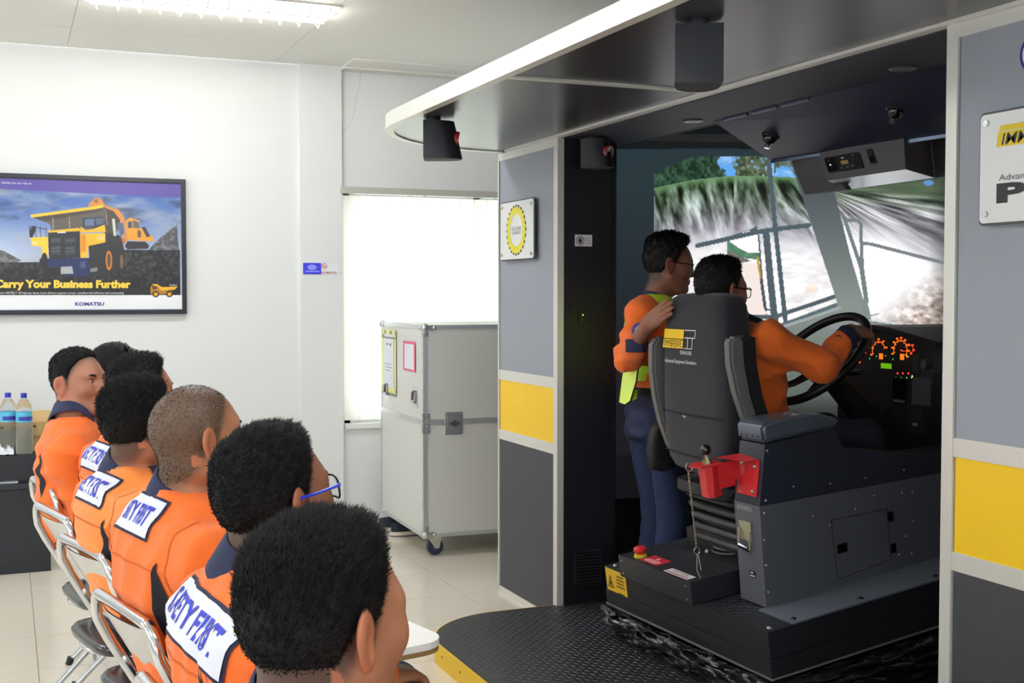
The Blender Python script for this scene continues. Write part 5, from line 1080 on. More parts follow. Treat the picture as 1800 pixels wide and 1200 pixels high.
def make_hand(F,wr,dr,nrm,side,curl,sc=1.0,spread=.10,thumb=None):
    """wr wrist, dr toward knuckles, nrm back-of-hand normal, side +1 if the thumb lies along cross(nrm,dr)"""
    wr,dr,nrm=[np.array(q,float) for q in (wr,dr,nrm)]; dr/=np.linalg.norm(dr); nrm-=dr*(nrm@dr); nrm/=np.linalg.norm(nrm); ac=np.cross(nrm,dr)*side
    tips=[]
    for i,(off,ml,L) in enumerate(((.028,.088,(.042,.026,.021)),(.009,.092,(.046,.029,.022)),(-.010,.087,(.042,.027,.021)),(-.028,.078,(.034,.021,.018)))):
        kn=wr+dr*ml*sc+ac*off*sc; F.cone(wr+ac*off*.55*sc,kn,.0165*sc,.0125*sc,.014); p=kn; d=dr*math.cos(spread*off*30)+ac*math.sin(spread*off*30); cu=curl[i]; t=0
        for j in range(3):
            t+=cu*(.9,1.0,.7)[j]; q_=p+(d*math.cos(t)-nrm*math.sin(t))*L[j]*sc; F.cone(p,q_,(.0098,.0088,.008)[j]*sc,(.0088,.008,.0068)[j]*sc,.003); p=q_
        tips.append(p)
    th=thumb if thumb is not None else (ac*.75+dr*.6-nrm*.3); th=th/np.linalg.norm(th); b=wr+dr*.025*sc+ac*.018*sc; m1=b+th*.042*sc; F.cone(wr+ac*.01,b,.016*sc,.0155*sc,.012); F.cone(b,m1,.015*sc,.011*sc,.008); t2=th*.7+dr*.6; t2/=np.linalg.norm(t2); m2=m1+t2*.032*sc; F.cone(m1,m2,.0105*sc,.0095*sc,.004); F.cone(m2,m2+(t2*.8-nrm*.2)*.024*sc,.0095*sc,.0075*sc,.004)
    return tips
def decal(name,bvh,o,ex,ey,dr,size,m,parent,nx=20,ny=6,off=.003,shape=None,cols=None):
    """cloth patch laid on a surface: rays along dr"""
    o,ex,ey,dr=[np.array(q,float) for q in (o,ex,ey,dr)]; ex/=np.linalg.norm(ex); ey/=np.linalg.norm(ey); dr/=np.linalg.norm(dr); V=[];ok=[]; last=None
    for j in range(ny+1):
        for i in range(nx+1):
            a,b=(i/nx-.5),(j/ny-.5)
            if shape: a,b=shape(a,b)
            p=o+ex*a*size[0]+ey*b*size[1]; h=bvh.ray_cast(Vector(p-dr*.25),Vector(dr),.5)
            if h[0] is None: V.append(p); ok.append(False)
            else: n=h[1]; n=n if n.dot(Vector(-dr))>0 else -n; V.append(np.array(h[0]+n*off)); ok.append(True)
    mb=MB(); w=nx+1; F=[(j*w+i,j*w+i+1,(j+1)*w+i+1,(j+1)*w+i) for j in range(ny) for i in range(nx)]; mb.add(V,[f for f in F if all(ok[k] for k in f)])
    if not mb.f: return None,V
    me=bpy.data.meshes.new(name); me.from_pydata(mb.v,[],mb.f); me.update(); return obj(name,me,m,parent),np.array(V).reshape(ny+1,nx+1,3)
def decal_text(name,s,G,m,parent,w=.9,h=.55,bold=.02,off=.0015):
    co,F=text_mesh(s,width=w,height=h,bold=bold); ny,nx=G.shape[0]-1,G.shape[1]-1; out=[]
    for a,b in co:
        x=np.clip((a+.5)*nx,0,nx-1e-4); y=np.clip((b+.5)*ny,0,ny-1e-4); i,j=int(x),int(y); fx,fy=x-i,y-j
        p=(G[j,i]*(1-fx)+G[j,i+1]*fx)*(1-fy)+(G[j+1,i]*(1-fx)+G[j+1,i+1]*fx)*fy; n=np.cross(G[j,i+1]-G[j,i],G[j+1,i]-G[j,i]); out.append(p+n/np.linalg.norm(n)*off)
    me=bpy.data.meshes.new(name); me.from_pydata([tuple(p) for p in out],[],F); me.update(); obj(name,me,m,parent,smooth=False)
def band(name,bvh,c,z0,z1,m,parent,a0=0,a1=2*PI,n=60,off=.003,R=.4,rows=3):
    V=[];ok=[]
    for j in range(rows+1):
        z=z0+(z1-z0)*j/rows
        for i in range(n+1):
            a=a0+(a1-a0)*i/n; d=Vector((math.cos(a),math.sin(a),0)); h=bvh.ray_cast(Vector((c[0],c[1],z)),d,R); ok.append(h[0] is not None); V.append(h[0]+d*off if h[0] is not None else Vector((c[0],c[1],z)))
    mb=MB(); w=n+1; mb.add(V,[f for f in [(j*w+i,j*w+i+1,(j+1)*w+i+1,(j+1)*w+i) for j in range(rows) for i in range(n)] if all(ok[k] for k in f)]); return obj(name,mb,m,parent) if mb.f else None
orangem=mat('hi_vis_orange',(246,112,26),.75,bump=.25,bscale=700,var=.05,vscale=14,sheen=.15); orange2=mat('hi_vis_orange_pale',(250,138,52),.75,bump=.25,bscale=700,var=.05,vscale=14,sheen=.15)
navym=mat('navy_cloth',(36,42,74),.8,bump=.25,bscale=700); trous=mat('navy_trousers',(36,40,60),.85,bump=.3,bscale=500,var=.1,vscale=20); denim=mat('denim',(36,50,84),.85,bump=.4,bscale=600,var=.2,vscale=40)
refl=mat('reflective_tape',(186,188,186),.45,metal=.2); patchw=mat('patch_white',(226,226,236),.7); patchb=mat('patch_blue',(52,62,190),.7); slit=mat('gusset_navy',(20,20,34),.85)
hairm=mat('black_hair',(13,12,14),.6,bump=.4,bscale=260,spec=.25); skinm=vmat('skin',.48,spec=.4,bump=.12,bscale=350); shoeb=mat('black_shoe',(22,22,24),.4)
eyew=mat('eye_white',(226,220,212),.25); iris=mat('eye_dark',(34,22,18),.15); browm=mat('eyebrow',(24,20,20),.8); lensm=mat('spectacle_lens',(236,240,242),.03,trans=.95,spec=.5); MATS['spectacle_lens'].node_tree.nodes['Principled BSDF'].inputs['IOR'].default_value=1.02
TALL=0
def person(label,S,group=None):
    """S: dict with torso nodes (z,x,rx,ry), yaw, org(x,y), head c, head yaw/pitch, arms, legs, hair, skin ..."""
    org=S['org']; yaw=S.get('yaw',0); hc=np.array(S['head'],float); R=rot(S['hyaw'],S.get('hpitch',0),S.get('hroll',0)); hf=S.get('hfine',.004); zc=S.get('coarse',.014); hs=S.get('hscale',1.0)
    arms=S['arms']; legs=S['legs']
    allp=np.array([hc]+[q for a in arms for q in a['p']]+[q for l in legs for q in l]); lo=allp.min(0)-.2; hi=allp.max(0)+.2; lo[2]=max(lo[2],.0+S.get('floor',0)-.02); hi[2]=hc[2]+.20
    lo[:2]=np.minimum(lo[:2],np.array(org)-.25); hi[:2]=np.maximum(hi[:2],np.array(org)+.25)
    fine=[[(hc[i]-.135,hc[i]+.135,hf)] for i in range(3)]
    for a in arms:
        h=a.get('hand')
        if h is not None and h.get('fine'):
            w=np.array(a['p'][2])+np.array(h['dir'])*.07
            for i in range(3): fine[i].append((w[i]-.11,w[i]+.11,h['fine']))
    A=[axis(lo[i],hi[i],zc,fine[i]) for i in range(3)]
    F=Field(*A)
    # ---- skin body: one continuous surface
    nodes=S['torso']; F.torso([(z,x,rx-.012,ry-.012) for z,x,rx,ry in nodes],yaw,org)
    nb=np.array(S['neck']); hn_=hc+R@np.array([-.03,0,-.055])*hs
    sl,(x,y,z)=F.blk(hc-.12,hc+.12,.02); px,py,pz=x-hc[0],y-hc[1],z-hc[2]; q=[(R[0,j]*px+R[1,j]*py+R[2,j]*pz)/hs for j in range(3)]
    F.put(sl,head_sdf(*q,wide=S.get('wide',1.0))*hs,.01); F.cone(hn_,nb,.055*S.get('nk',1),.062*S.get('nk',1),.028)
    for a in arms:
        s_,e_,w_=a['p']; F.cone(s_,e_,.046,.040,.03); F.cone(e_,w_,.040,.029,.02)
        if a.get('hand'): h=a['hand']; a['tips']=make_hand(F,w_,h['dir'],h['n'],h['side'],h['curl'],h.get('sc',1.0),h.get('spread',.10),thumb=h.get('thumb'))
    for l in legs: F.cone(l[0],l[1],.07,.052,.03); F.cone(l[1],l[2],.052,.04,.02)
    V,Q=F.nets()
    L=((V-hc)@R)/hs; inh=(np.abs(L)<.14).all(1); base=np.array(S.get('skin',(168,112,84)))/255.; cols=np.tile(base,(len(V),1)); nz=(np.sin(V@np.array([61,47,53.]))*np.sin(V@np.array([-37,71,29.])))[:,None]; cols*=1+.03*nz
    g=L[:,2]-np.interp(L[:,0],[-.13,-.08,-.055,-.03,-.01,.012,.03,.048,.066,.085,.12],[-.1,-.092,-.075,-.045,-.015,-.005,.04,.07,.085,.092,.096]); hc_=np.array(S.get('stub',(62,48,44)))/255.; earz=np.zeros(len(V),bool); earz[inh]=(head_sdf(L[inh,0],L[inh,1],L[inh,2],wide=S.get('wide',1.0),ears=False)>.0035)&(np.abs(L[inh,1])>.06)&(L[inh,2]>-.05)&(L[inh,2]<.045)
    f=np.where(inh&~earz,sstep(-.028,.022,g)*S.get('fade',.8),0)[:,None]; cols=cols*(1-f)+hc_*f
    lip=(((L[:,0]-.095)/.02)**2+(L[:,1]/.025)**2+((L[:,2]+.066)/.0105)**2<1)&inh; cols[lip]=cols[lip]*.6+np.array([150,78,74])/255*.4
    if earz.any(): cols[earz&inh]=cols[earz&inh]*np.array([1.04,.95,.92])
    body=obj('person',np_mesh('person',V,Q,np.clip(cols,0,1)),skinm,None,smooth=False); tag(body,label,'person',group); HOMES[body.name]=Matrix.Identity(4)
    toW=lambda p: hc+R@(np.array(p)*hs)
    # ---- hair
    if S.get('hair',True):
        tt,ts=S.get('tt',.018),S.get('ts',.006); ha=[axis(-.15,.15,hf*1.1) for _ in range(3)]; ha[2]=axis(-.13,.17,hf*1.1); H=Field(*ha); x,y,z=ha[0].reshape(-1,1,1),ha[1].reshape(1,-1,1),ha[2].reshape(1,1,-1)
        d=head_sdf(x,y,z,wide=S.get('wide',1.0),ears=False); gg=z-np.interp(ha[0],HX,HZ+S.get('hline',0)).astype(np.float32).reshape(-1,1,1); top=sstep(.015,.085,z+.25*np.clip(x,-.2,.06)); T=(ts+(tt-ts)*top)*(.25+.75*sstep(.0,.05,gg))
        nzz=.5+.5*np.sin(x*190+2*np.sin(y*90+z*40))*np.sin(y*170+z*120); T=T*(.8+.35*nzz)+S.get('quiff',0)*sstep(.02,.08,x)*sstep(.05,.09,z)
        t=-.010+(T+.010)*sstep(-.004,.016,gg-.006*nzz); H.D[:]=d-t
        hv,hq=H.nets(); hg=hair_g(hv[:,0],hv[:,1],hv[:,2]); nrm=hv-np.array([-.01,0,.02]); nrm/=np.linalg.norm(nrm,axis=1)[:,None]
        # strands
        N=S.get('strands',2500); ok=np.where(hg>.006)[0]; r_=np.random.default_rng(11); pick=r_.choice(ok,N); P=hv[pick]+r_.normal(0,.0015,(N,3)); cmb=np.array(S.get('comb',(.5,0,.25))); dr_=nrm[pick]*.55+cmb*1.1+r_.normal(0,.25,(N,3)); dr_/=np.linalg.norm(dr_,axis=1)[:,None]
        tz=sstep(.0,.085,P[:,2]); ln=(S.get('sl',.010)*(.35+.8*tz)*(.6+.7*r_.random(N)))[:,None]; a_=np.cross(dr_,[.3,.2,.9]); a_/=np.linalg.norm(a_,axis=1)[:,None]; b_=np.cross(dr_,a_); rr=S.get('sr',.0013)
        P=P-dr_*.003; tri=np.concatenate([P+a_*rr,P-a_*rr*.5+b_*rr*.87,P-a_*rr*.5-b_*rr*.87,P+dr_*(ln+.003)]); k=len(hv); I=np.arange(N)
        sq=np.concatenate([np.stack([k+I,k+N+I,k+3*N+I],1),np.stack([k+N+I,k+2*N+I,k+3*N+I],1),np.stack([k+2*N+I,k+I,k+3*N+I],1)]); hq3=np.concatenate([hq[:,[0,1,2]],hq[:,[0,2,3]]])
        HV=np.concatenate([hv,tri]); HV=hc+(HV*hs)@R.T; obj('hair',np_mesh('hair',HV,np.concatenate([hq3,sq])),S.get('hairm',hairm),body,smooth=False)
    if S.get('stubble'):
        r_=np.random.default_rng(12); ok=np.where(inh&~earz&(g>.004))[0]; N=S['stubble']; pk=r_.choice(ok,N); P=L[pk]+r_.normal(0,.0012,(N,3)); n_=P-np.array([-.01,0,.02]); n_/=np.linalg.norm(n_,axis=1)[:,None]; n_=n_+np.array([.3,0,.1])+r_.normal(0,.2,(N,3)); n_/=np.linalg.norm(n_,axis=1)[:,None]; a_=np.cross(n_,[.3,.2,.9]); a_/=np.linalg.norm(a_,axis=1)[:,None]; b_=np.cross(n_,a_); rr=.00045; P=P-n_*.001
        tri=np.concatenate([P+a_*rr,P-a_*rr*.5+b_*rr*.87,P-a_*rr*.5-b_*rr*.87,P+n_*.0032]); I=np.arange(N); sq=np.concatenate([np.stack([I,N+I,3*N+I],1),np.stack([N+I,2*N+I,3*N+I],1),np.stack([2*N+I,I,3*N+I],1)]); obj('hair',np_mesh('hair',hc+(tri*hs)@R.T,sq),hairm,body,smooth=False)
    # ---- face details
    for s in (-1,1):
        e=obj('eye',MB().ball(toW((.0755,.031*s,.002)),.0135*hs,10,sc=(1,1,.78)),eyew,body); lk=np.array(S.get('look',(1,0,0)),float); lk/=np.linalg.norm(lk); p=np.array((.0755,.031*s,.0025))+lk*.0096
        obj('iris',MB().ball(toW(p),.0054*hs,8),iris,e)
        m_=MB(); pts=[toW((.0945-.017*q*q,s*(.012+.036*q),.0195+.006*math.sin(q*2.4))) for q in np.linspace(0,1,7)]; m_.tube(pts,[.003,.0042,.0048,.0048,.0042,.0032,.002],n=6); obj('eyebrow',m_,browm,body)
        m_=MB(); m_.tube([toW((.0895-.010*abs(q-.45)*2,s*(.018+.028*q),.0065+.0055*math.sin(q*PI))) for q in np.linspace(0,1,6)],.0016,n=5); obj('eyelid',m_,S.get('lidm',browm),body)
    # ---- clothes
    cz=S.get('cloth',.011); zs=S.get('shirt_z',(.44,1.2)); FS=Field(axis(lo[0],hi[0],cz),axis(lo[1],hi[1],cz),axis(zs[0]-.05,nb[2]+.06,cz)); FS.torso([n_ for n_ in nodes if n_[0]>S.get('hem_z',0)],yaw,org,.010)
    for a in arms:
        s_,e_,w_=[np.array(q) for q in a['p']]; sw_=a.get('sleeve',.95); FS.ell(s_,(.068,.068,.066),.05); FS.cone(s_,e_,.064,.056,.035); FS.cone(e_,e_+(w_-e_)*sw_,a.get('rs',.054),a.get('re',.044),.03)
    x,y,z=[FS.ax[i].reshape([-1 if j==i else 1 for j in range(3)]) for i in range(3)]
    near=np.abs(FS.D)<.03; FS.D-=(near*S.get('wr',.020)*folds(x,y,z,S.get('wf',34),S.get('seed',0))).astype(np.float32)
    ndir=(hn_-nb); ndir/=np.linalg.norm(ndir); dn=d_cone(x,y,z,nb-ndir*.015,nb+ndir*.2,.060*S.get('nk',1),.064); FS.D=smax(FS.D,-dn,.012)
    SV,SQ=FS.nets(); sme=np_mesh('shirt',SV,SQ); sme.materials.append(S.get('shirtm',orangem))
    if 'two_tone' in S: sme.materials.append(navym); sme.polygons.foreach_set('material_index',(SV[SQ].mean(1)[:,2]<S['two_tone']).astype(np.int32))
    sh=obj('shirt',sme,None,body,smooth=False)
    bvh=BVHTree.FromPolygons([tuple(p) for p in SV],[tuple(map(int,q)) for q in SQ])
    # collar: folded band round the neck
    m_=MB(); n=36; rings=[]; e1=np.cross(ndir,[0,1.,0]); e1/=np.linalg.norm(e1); e1=e1 if e1[0]>0 else -e1; e2=np.cross(ndir,e1); fw=S['hyaw']*0+yaw
    for r0,h0 in ((.056,.030),(.060,.036),(.064,.032),(.076,-.014),(.080,-.030),(.076,-.034),(.058,.0)):
        ring=[]
        for i in range(n+1):
            a=.42+(2*PI-.84)*i/n; c_=math.cos(a),math.sin(a); dvec=(math.cos(yaw)*e1+0*e2); fwd=np.array([math.cos(yaw),math.sin(yaw),0]); fwd-=ndir*(fwd@ndir); fwd/=np.linalg.norm(fwd); lf=np.cross(ndir,fwd)
            k=S.get('nk',1); drop=-.028*max(0,c_[0])**2; ring.append(nb+ndir*(h0-.005+drop)+(fwd*c_[0]*r0*1.02+lf*c_[1]*r0)*k)
        rings.append(ring)
    P=np.array(rings); 
    mb=MB(); w=n+1; mb.add(P.reshape(-1,3),[(j*w+i,j*w+i+1,((j+1)%7)*w+i+1,((j+1)%7)*w+i) for j in range(7) for i in range(n)]); obj('collar',mb,S.get('collarm',navym),body,deg=60)
    # trousers
    FT=Field(axis(lo[0],hi[0],cz),axis(lo[1],hi[1],cz),axis(lo[2],S.get('waist',.72)+.06,cz)); wn_=S.get('waist',.66); FT.torso([(z,x,rx,ry) for z,x,rx,ry in nodes if z<wn_+.001]+[],yaw,org,.004) if sum(z<wn_+.001 for z,_,_,_ in nodes)>1 else None
    for l in legs: FT.cone(l[0],l[1],S.get('thigh',.086),.066,.04); FT.cone(l[1],np.array(l[1])+(np.array(l[2])-np.array(l[1]))*.93,.066,S.get('hem',.058),.03)
    x,y,z=[FT.ax[i].reshape([-1 if j==i else 1 for j in range(3)]) for i in range(3)]; near=np.abs(FT.D)<.03; FT.D-=(near*.007*folds(x,y,z,30,3)).astype(np.float32)
    TV,TQ=FT.nets(); tr=obj('trousers',np_mesh('trousers',TV,TQ),S.get('trm',trous),body,smooth=False)
    for l in legs:
        an=np.array(l[2]); fd=np.array(S.get('foot',(math.cos(yaw),math.sin(yaw),0))); FF=Field(*[axis(an[i]-.2 if i<2 else an[2]-.12,an[i]+.3 if i<2 else an[2]+.06,.012) for i in range(3)]); b=an-np.array([0,0,.06]); FF.cone(b-fd*.04,b+fd*.16,.036,.034,.02); FF.cone(an+[0,0,-.01],b,.042,.04,.02); sl,(x,y,z)=FF.blk(an-.5,an+.5); FF.D=smax(FF.D,-(FF.ax[2].reshape(1,1,-1)-(an[2]-.088))+0*FF.D,.008); fv,fq=FF.nets(); obj('shoe',np_mesh('shoe',fv,fq),shoeb,body,smooth=False)
    S['bvh']=bvh; S['toW']=toW; S['shirt']=sh; S['tbvh']=BVHTree.FromPolygons([tuple(p) for p in TV],[tuple(map(int,q)) for q in TQ]); return body
def glasses(body,S,frm,temple,lw=.027,lh=.019,up=0,xo=.102,name='eyeglasses',lm=None,r=.0016,sq=3.2):
    toW=S['toW']; fr=MB(); g=None
    for s in (-1,1):
        pts=[]
        for k in range(24):
            a=2*PI*k/24; c,d=math.cos(a),math.sin(a); pts.append(toW((xo-.010*(abs(c)**.6*(c>0)) ,s*(.035+lw*abs(c)**(2/sq)*(1 if c>0 else -1)),up-.002+lh*abs(d)**(2/sq)*(1 if d>0 else -1))))
        fr.tube(pts,r,n=6,closed=True)
        S.setdefault('_l',[]).append(pts)
    fr.tube([toW((xo,-.009,up+.004)),toW((xo+.003,0,up+.007)),toW((xo,.009,up+.004))],r,n=6); g=obj(name,fr,frm,body)
    for pts in S['_l']: m_=MB(); m_.add(pts,[tuple(range(24))]); obj('lens',m_,lm or lensm,g,smooth=False)
    S['_l']=[]
    for s in (-1,1): m_=MB(); m_.tube([toW((xo-.009,s*.063,up+.008)),toW((xo-.02,s*.076,up+.010)),toW((.03,s*.083,up+.012)),toW((-.012,s*.088,up+.016)),toW((-.035,s*.086,up-.008)),toW((-.042,s*.082,up-.022))],[r*1.2,r*1.5,r*1.4,r*1.3,r*1.2,r],n=6); obj('temple',m_,temple,g)
    return g
# ================================================================ FOLDING CHAIRS
chr_=mat('chair_chrome',(214,216,220),.14,metal=1); plate=mat('chair_plate',(206,207,206),.28,metal=.8); seatv=mat('chair_vinyl',(24,26,28),.28,coat=.3)
def make_chair():
    t=thing('folding_chair','x','chair',(0,0,0),'chrome folding chairs in the row'); w=.2; H=.858
    # back frame: U loop whose sides run down forward to the front legs
    pts=[(.44,w,.012),(.02,w,.74)]+[(.0-.0*math.sin(a)+(-.012)*math.sin(a),w-.05+.05*math.cos(a),.775+.075*math.sin(a)) for a in np.linspace(.15,PI/2,6)]
    pts=pts+[(p[0],-p[1],p[2]) for p in pts[::-1]]; obj('back_frame',MB().tube(pts,.0125,n=10),chr_,t,deg=60)
    m=MB(); g=[]; 
    for j in range(5):
        q=j/4; z=.838-.20*q; x=.0+.115*q*.95-.006; ww=(.175,.178,.17,.15,.11)[j]
        for i in range(9): a=i/8*2-1; g.append((x-.022*(1-a*a)-.004,a*ww,z))
    m.add(g+[(p[0]+.004,p[1],p[2]) for p in g],[(j*9+i,j*9+i+1,j*9+i+10,j*9+i+9) for j in range(4) for i in range(8)]+[(45+j*9+i+9,45+j*9+i+10,45+j*9+i+1,45+j*9+i) for j in range(4) for i in range(8)]); obj('back_plate',m,plate,t,deg=60)
    for s in (-1,1): obj('plate_bolt',MB().lathe([(0,.006),(.007,.005),(.009,0)],(.04,.14*s,.70),(-1,0,-.3),n=12),steel,t)
    m=loft([sring(.27,0,z,hx,hy,5,n=28) for z,hx,hy in ((.43,.18,.18),(.437,.195,.195),(.455,.2,.2),(.468,.19,.19),(.474,.15,.15))]); obj('seat_pad',m,seatv,t,deg=60)
    m=MB(); m.tube([(.27+.192*math.cos(a)*min(1,1.15*abs(math.cos(a))**-.0),.195*math.sin(a),.43) for a in np.linspace(0,2*PI,29)[:-1]],.009,n=8,closed=True); obj('seat_rim',m,chr_,t,deg=60)
    for s in (-1,1): obj('rear_leg',MB().tube([(.40,.175*s,.44),(.17,.175*s,.2),(-.02,.175*s,.012)],.011,n=10),chr_,t,deg=60); obj('foot_cap',MB().cyl((.44,w*s,0),(.436,w*s,.03),.016,n=10),sblk,t); obj('foot_cap',MB().cyl((-.024,.175*s,0),(-.014,.175*s,.03),.015,n=10),sblk,t); obj('side_link',MB().tube([(.20,.19*s,.43),(.13,.196*s,.545)],.007,n=8),chr_,t)
    obj('crossbar',MB().tube([(.375,-w,.12),(.375,w,.12)],.008,n=8),chr_,t); obj('crossbar',MB().tube([(.06,-.175,.10),(.06,.175,.10)],.008,n=8),chr_,t)
    return t
chair0=make_chair()
CH=[(.24,1.40,8,'chrome folding chair of the nearest man at the bottom edge'),(.235,1.97,6,'chrome folding chair of the man with blue-armed glasses'),(.225,2.62,13,'chrome folding chair of the man with the shaved head'),(.185,3.30,15,'chrome folding chair of the thick-haired man beside the shaved-headed man'),(.13,3.86,13,'chrome folding chair of the man just in front of the one looking at the camera'),(.12,4.44,10,'chrome folding chair of the man looking back at the camera'),(.24,5.02,0,'chrome folding chair of the man with sunglasses on his head')]
for i,(x,y,r,l) in enumerate(CH):
    c=chair0 if i==0 else copy_tree(chair0); c.location=(x,y,0); c.rotation_euler=(0,0,math.radians(r)); c['label']=l
    CH[i]=(x,y,r,c)
# writing tablet fixed to the shaved-headed man's chair
tbc=CH[2][3]; tb=MB(); tb.prism(rrect(.385,.69,-.17,.24,.07),(0,0,0),(1,0,0),(0,1,0),(0,0,1),.692,.708); o=bpy.data.objects.new('writing_tablet',tb.mesh('writing_tablet')); COL.objects.link(o); o.data.materials.append(mat('tablet_white',(244,244,242),.35)); o.parent=tbc
tb=MB(); tb.prism(rrect(.386,.689,-.169,.239,.07),(0,0,0),(1,0,0),(0,1,0),(0,0,1),.680,.692); o2=bpy.data.objects.new('tablet_board',tb.mesh('tablet_board')); COL.objects.link(o2); o2.data.materials.append(mat('tablet_ply',(150,118,72),.6)); o2.parent=tbc
tb=MB(); tb.tube([(.22,-.215,.43),(.30,-.225,.60),(.36,-.2,.668),(.60,-.10,.672)],.010,n=8); o3=bpy.data.objects.new('tablet_arm',tb.mesh('tablet_arm')); COL.objects.link(o3); o3.data.materials.append(chr_); o3.parent=tbc
# ================================================================ SEATED ROW
def seated(label,x,y,top,hx,hyaw,**k):
    """x,y hips; top of head z; hx head centre x"""
    hs=k.get('hscale',.95); k['hscale']=hs; hz=top-.12*hs-(k.get('tt',.018)*1.05+.004 if k.get('hair',True) else .002); s=(hz-.45)/(1.195-.45)
    s*=1.045; Z=lambda z:.45+(z-.45)*s if z>.45 else z
    nx=hx-x-.02; f=nx/.17
    base=[(.435,.28,.11,.165),(.55,.27,.118,.172),(.645,.24,.113,.165),(.68,.225,.112,.162),(.80,.175,.114,.172),(.90,.145,.112,.184),(.965,.14,.103,.188),(1.01,.155,.085,.155),(1.05,.165,.064,.095),(1.08,.17,.05,.06)]
    tor=[(Z(z),xx*f if z>.6 else xx,rx*k.get('fat',1),ry*k.get('fat',1)) for z,xx,rx,ry in base]
    yw=math.radians(k.pop('byaw',6)); c,sn=math.cos(yw),math.sin(yw); T=lambda a,b,z:(x+a*c-b*sn,y+a*sn+b*c,z)
    arms=[]
    for sd in (-1,1): arms.append(dict(p=[T(.13*f,.185*sd,Z(.945)),T(.19*f+.06,.222*sd,Z(.70)),T(.52,.10*sd,.63)],hand=dict(dir=T(.5,-.2*sd,-.1)[:2] and (c*.9-sn*-.25*sd,sn*.9+c*-.25*sd,-.12),n=(0.1,0,1),side=sd*-1 if False else (1 if sd<0 else -1),curl=(.35,.4,.45,.5),fine=k.get('handfine',.008))))
    legs=[[T(.28,.09*sd,.525),T(.67,.115*sd,.515),T(.66,.115*sd,.10)] for sd in (-1,1)]
    nz=k.pop('neckz',1.065)
    S=dict(org=(x,y),yaw=yw,torso=tor,head=(hx,y+k.pop('hy',0),hz),hyaw=math.radians(hyaw),neck=T(.165*f,0,Z(nz)),arms=arms,legs=legs,waist=.72,hem_z=.64,hpitch=math.radians(6)); S.update(k)
    b=person(label,S); return b,S
def workwear(b,S,x,y,top,text_=True,py=0,slits=True,pz=0,pw=.34,stripe=True,tab=True):
    bv=S['bvh']; yw=S['yaw']; c,sn=math.cos(yw),math.sin(yw); s=(S['head'][2]-.45)/.745*1.045; Zf=lambda z:.45+(z-.45)*s
    lat=np.array([sn,-c,0]); dr=np.array([c*.85,sn*.85,-.53])
    if text_:
        zc=Zf(.975)+pz; o=np.array([x+.07*c,y+.07*sn,zc])+lat*py; up=np.cross(dr,lat)*-1; up=up if up[2]>0 else -up
        p,G=decal('patch_border',bv,o,lat,up,dr,(pw+.012,.092),mat('patch_edge',(30,30,60),.8),b,nx=26,ny=8,off=.003)
        p,G=decal('safety_patch',bv,o,lat,up,dr,(pw,.08),patchw,b,nx=26,ny=8,off=.0045)
        if p: decal_text('patch_lettering','SAFETY FIRST',G,patchb,p,w=.86,h=.56,bold=.028)
    seam=mat('seam_orange',(216,98,26),.85); o=np.array([x+.05*c,y+.05*sn,Zf(.915)]); decal('yoke_seam',bv,o,lat,np.array([0,0,1.]),np.array([c,sn,-.2]),(.33,.004),seam,b,nx=30,ny=1,off=.0012)
    for sd in (-1,1): decal('armhole_seam',bv,np.array([x+.10*c,y+.10*sn,Zf(.93)])+lat*.165*sd,np.array([0,0,1.]),lat*-1,np.array([c,sn,-.35]),(.16,.004),seam,b,nx=20,ny=1,off=.0012)
    if stripe: band('reflective_band',bv,(x+.21,y),Zf(.635),Zf(.69),refl,b,n=70)
    if slits:
        for sd in (-1,1):
            o=np.array([x+.09*c-(-sn)*0,y+.09*sn,Zf(.86)])-lat*-.135*sd*-1
            decal('back_pleat',bv,o,lat*1.0,np.array([.25,0,1.]),np.array([c,sn,-.15]),(.03,.15),slit,b,nx=4,ny=12,off=.003,shape=lambda a,bb:(a*(1-(2*bb)**2)+.25*bb,bb))
    if tab:
        for sd in (-1,1):
            o=np.array([x+.15*c,y+.15*sn,Zf(1.02)])+lat*.115*sd
            decal('shoulder_tab',bv,o,np.array([c,sn,0]),lat,np.array([0,0,-1.]),(.045,.10),navym,b,nx=4,ny=8,off=.004)
b,S=seated('nearest seated man with short spiky black hair, back of head filling the bottom edge',.25,1.40,1.250,.345,25,hscale=1.0,hfine=.003,strands=17000,tt=.014,ts=.004,sl=.009,skin=(176,116,86),fade=.75,quiff=.005,hpitch=math.radians(2),byaw=8,comb=(.35,0,.35),seed=1,wide=1.03,coarse=.018,sr=.0008); workwear(b,S,.25,1.40,1.25)
b,S=seated('seated man wearing glasses with bright blue arms, neat black hair',.215,1.98,1.297,.405,25,hpitch=math.radians(10),hfine=.0034,strands=13000,tt=.014,ts=.005,sl=.008,skin=(150,98,74),fade=.8,quiff=.004,comb=(.6,0,.1),seed=2,byaw=3,coarse=.018,sr=.0009); workwear(b,S,.215,1.98,1.287,py=.03,pw=.36)
glasses(b,S,mat('frame_navy',(24,26,48),.3),mat('temple_blue',(40,58,214),.35),r=.0018,lw=.026,lh=.02)
b,S=seated('seated man with closely shaved head and navy collar',.255,2.62,1.312,.372,17,hfine=.0038,hair=False,stubble=14000,skin=(176,120,88),stub=(104,82,66),fade=.92,seed=3,byaw=13,coarse=.018); workwear(b,S,.255,2.62,1.312,py=-.03,pw=.21)
b,S=seated('seated man with thick glossy black hair and pale orange shirt',.19,3.27,1.297,.325,20,hfine=.0042,byaw=12,strands=9000,tt=.018,ts=.007,sl=.012,skin=(176,116,86),fade=.7,comb=(-.3,0,.1),shirtm=orange2,seed=4,coarse=.018,hline=-.006,sr=.0011); workwear(b,S,.19,3.27,1.297,py=-.02,pw=.24)
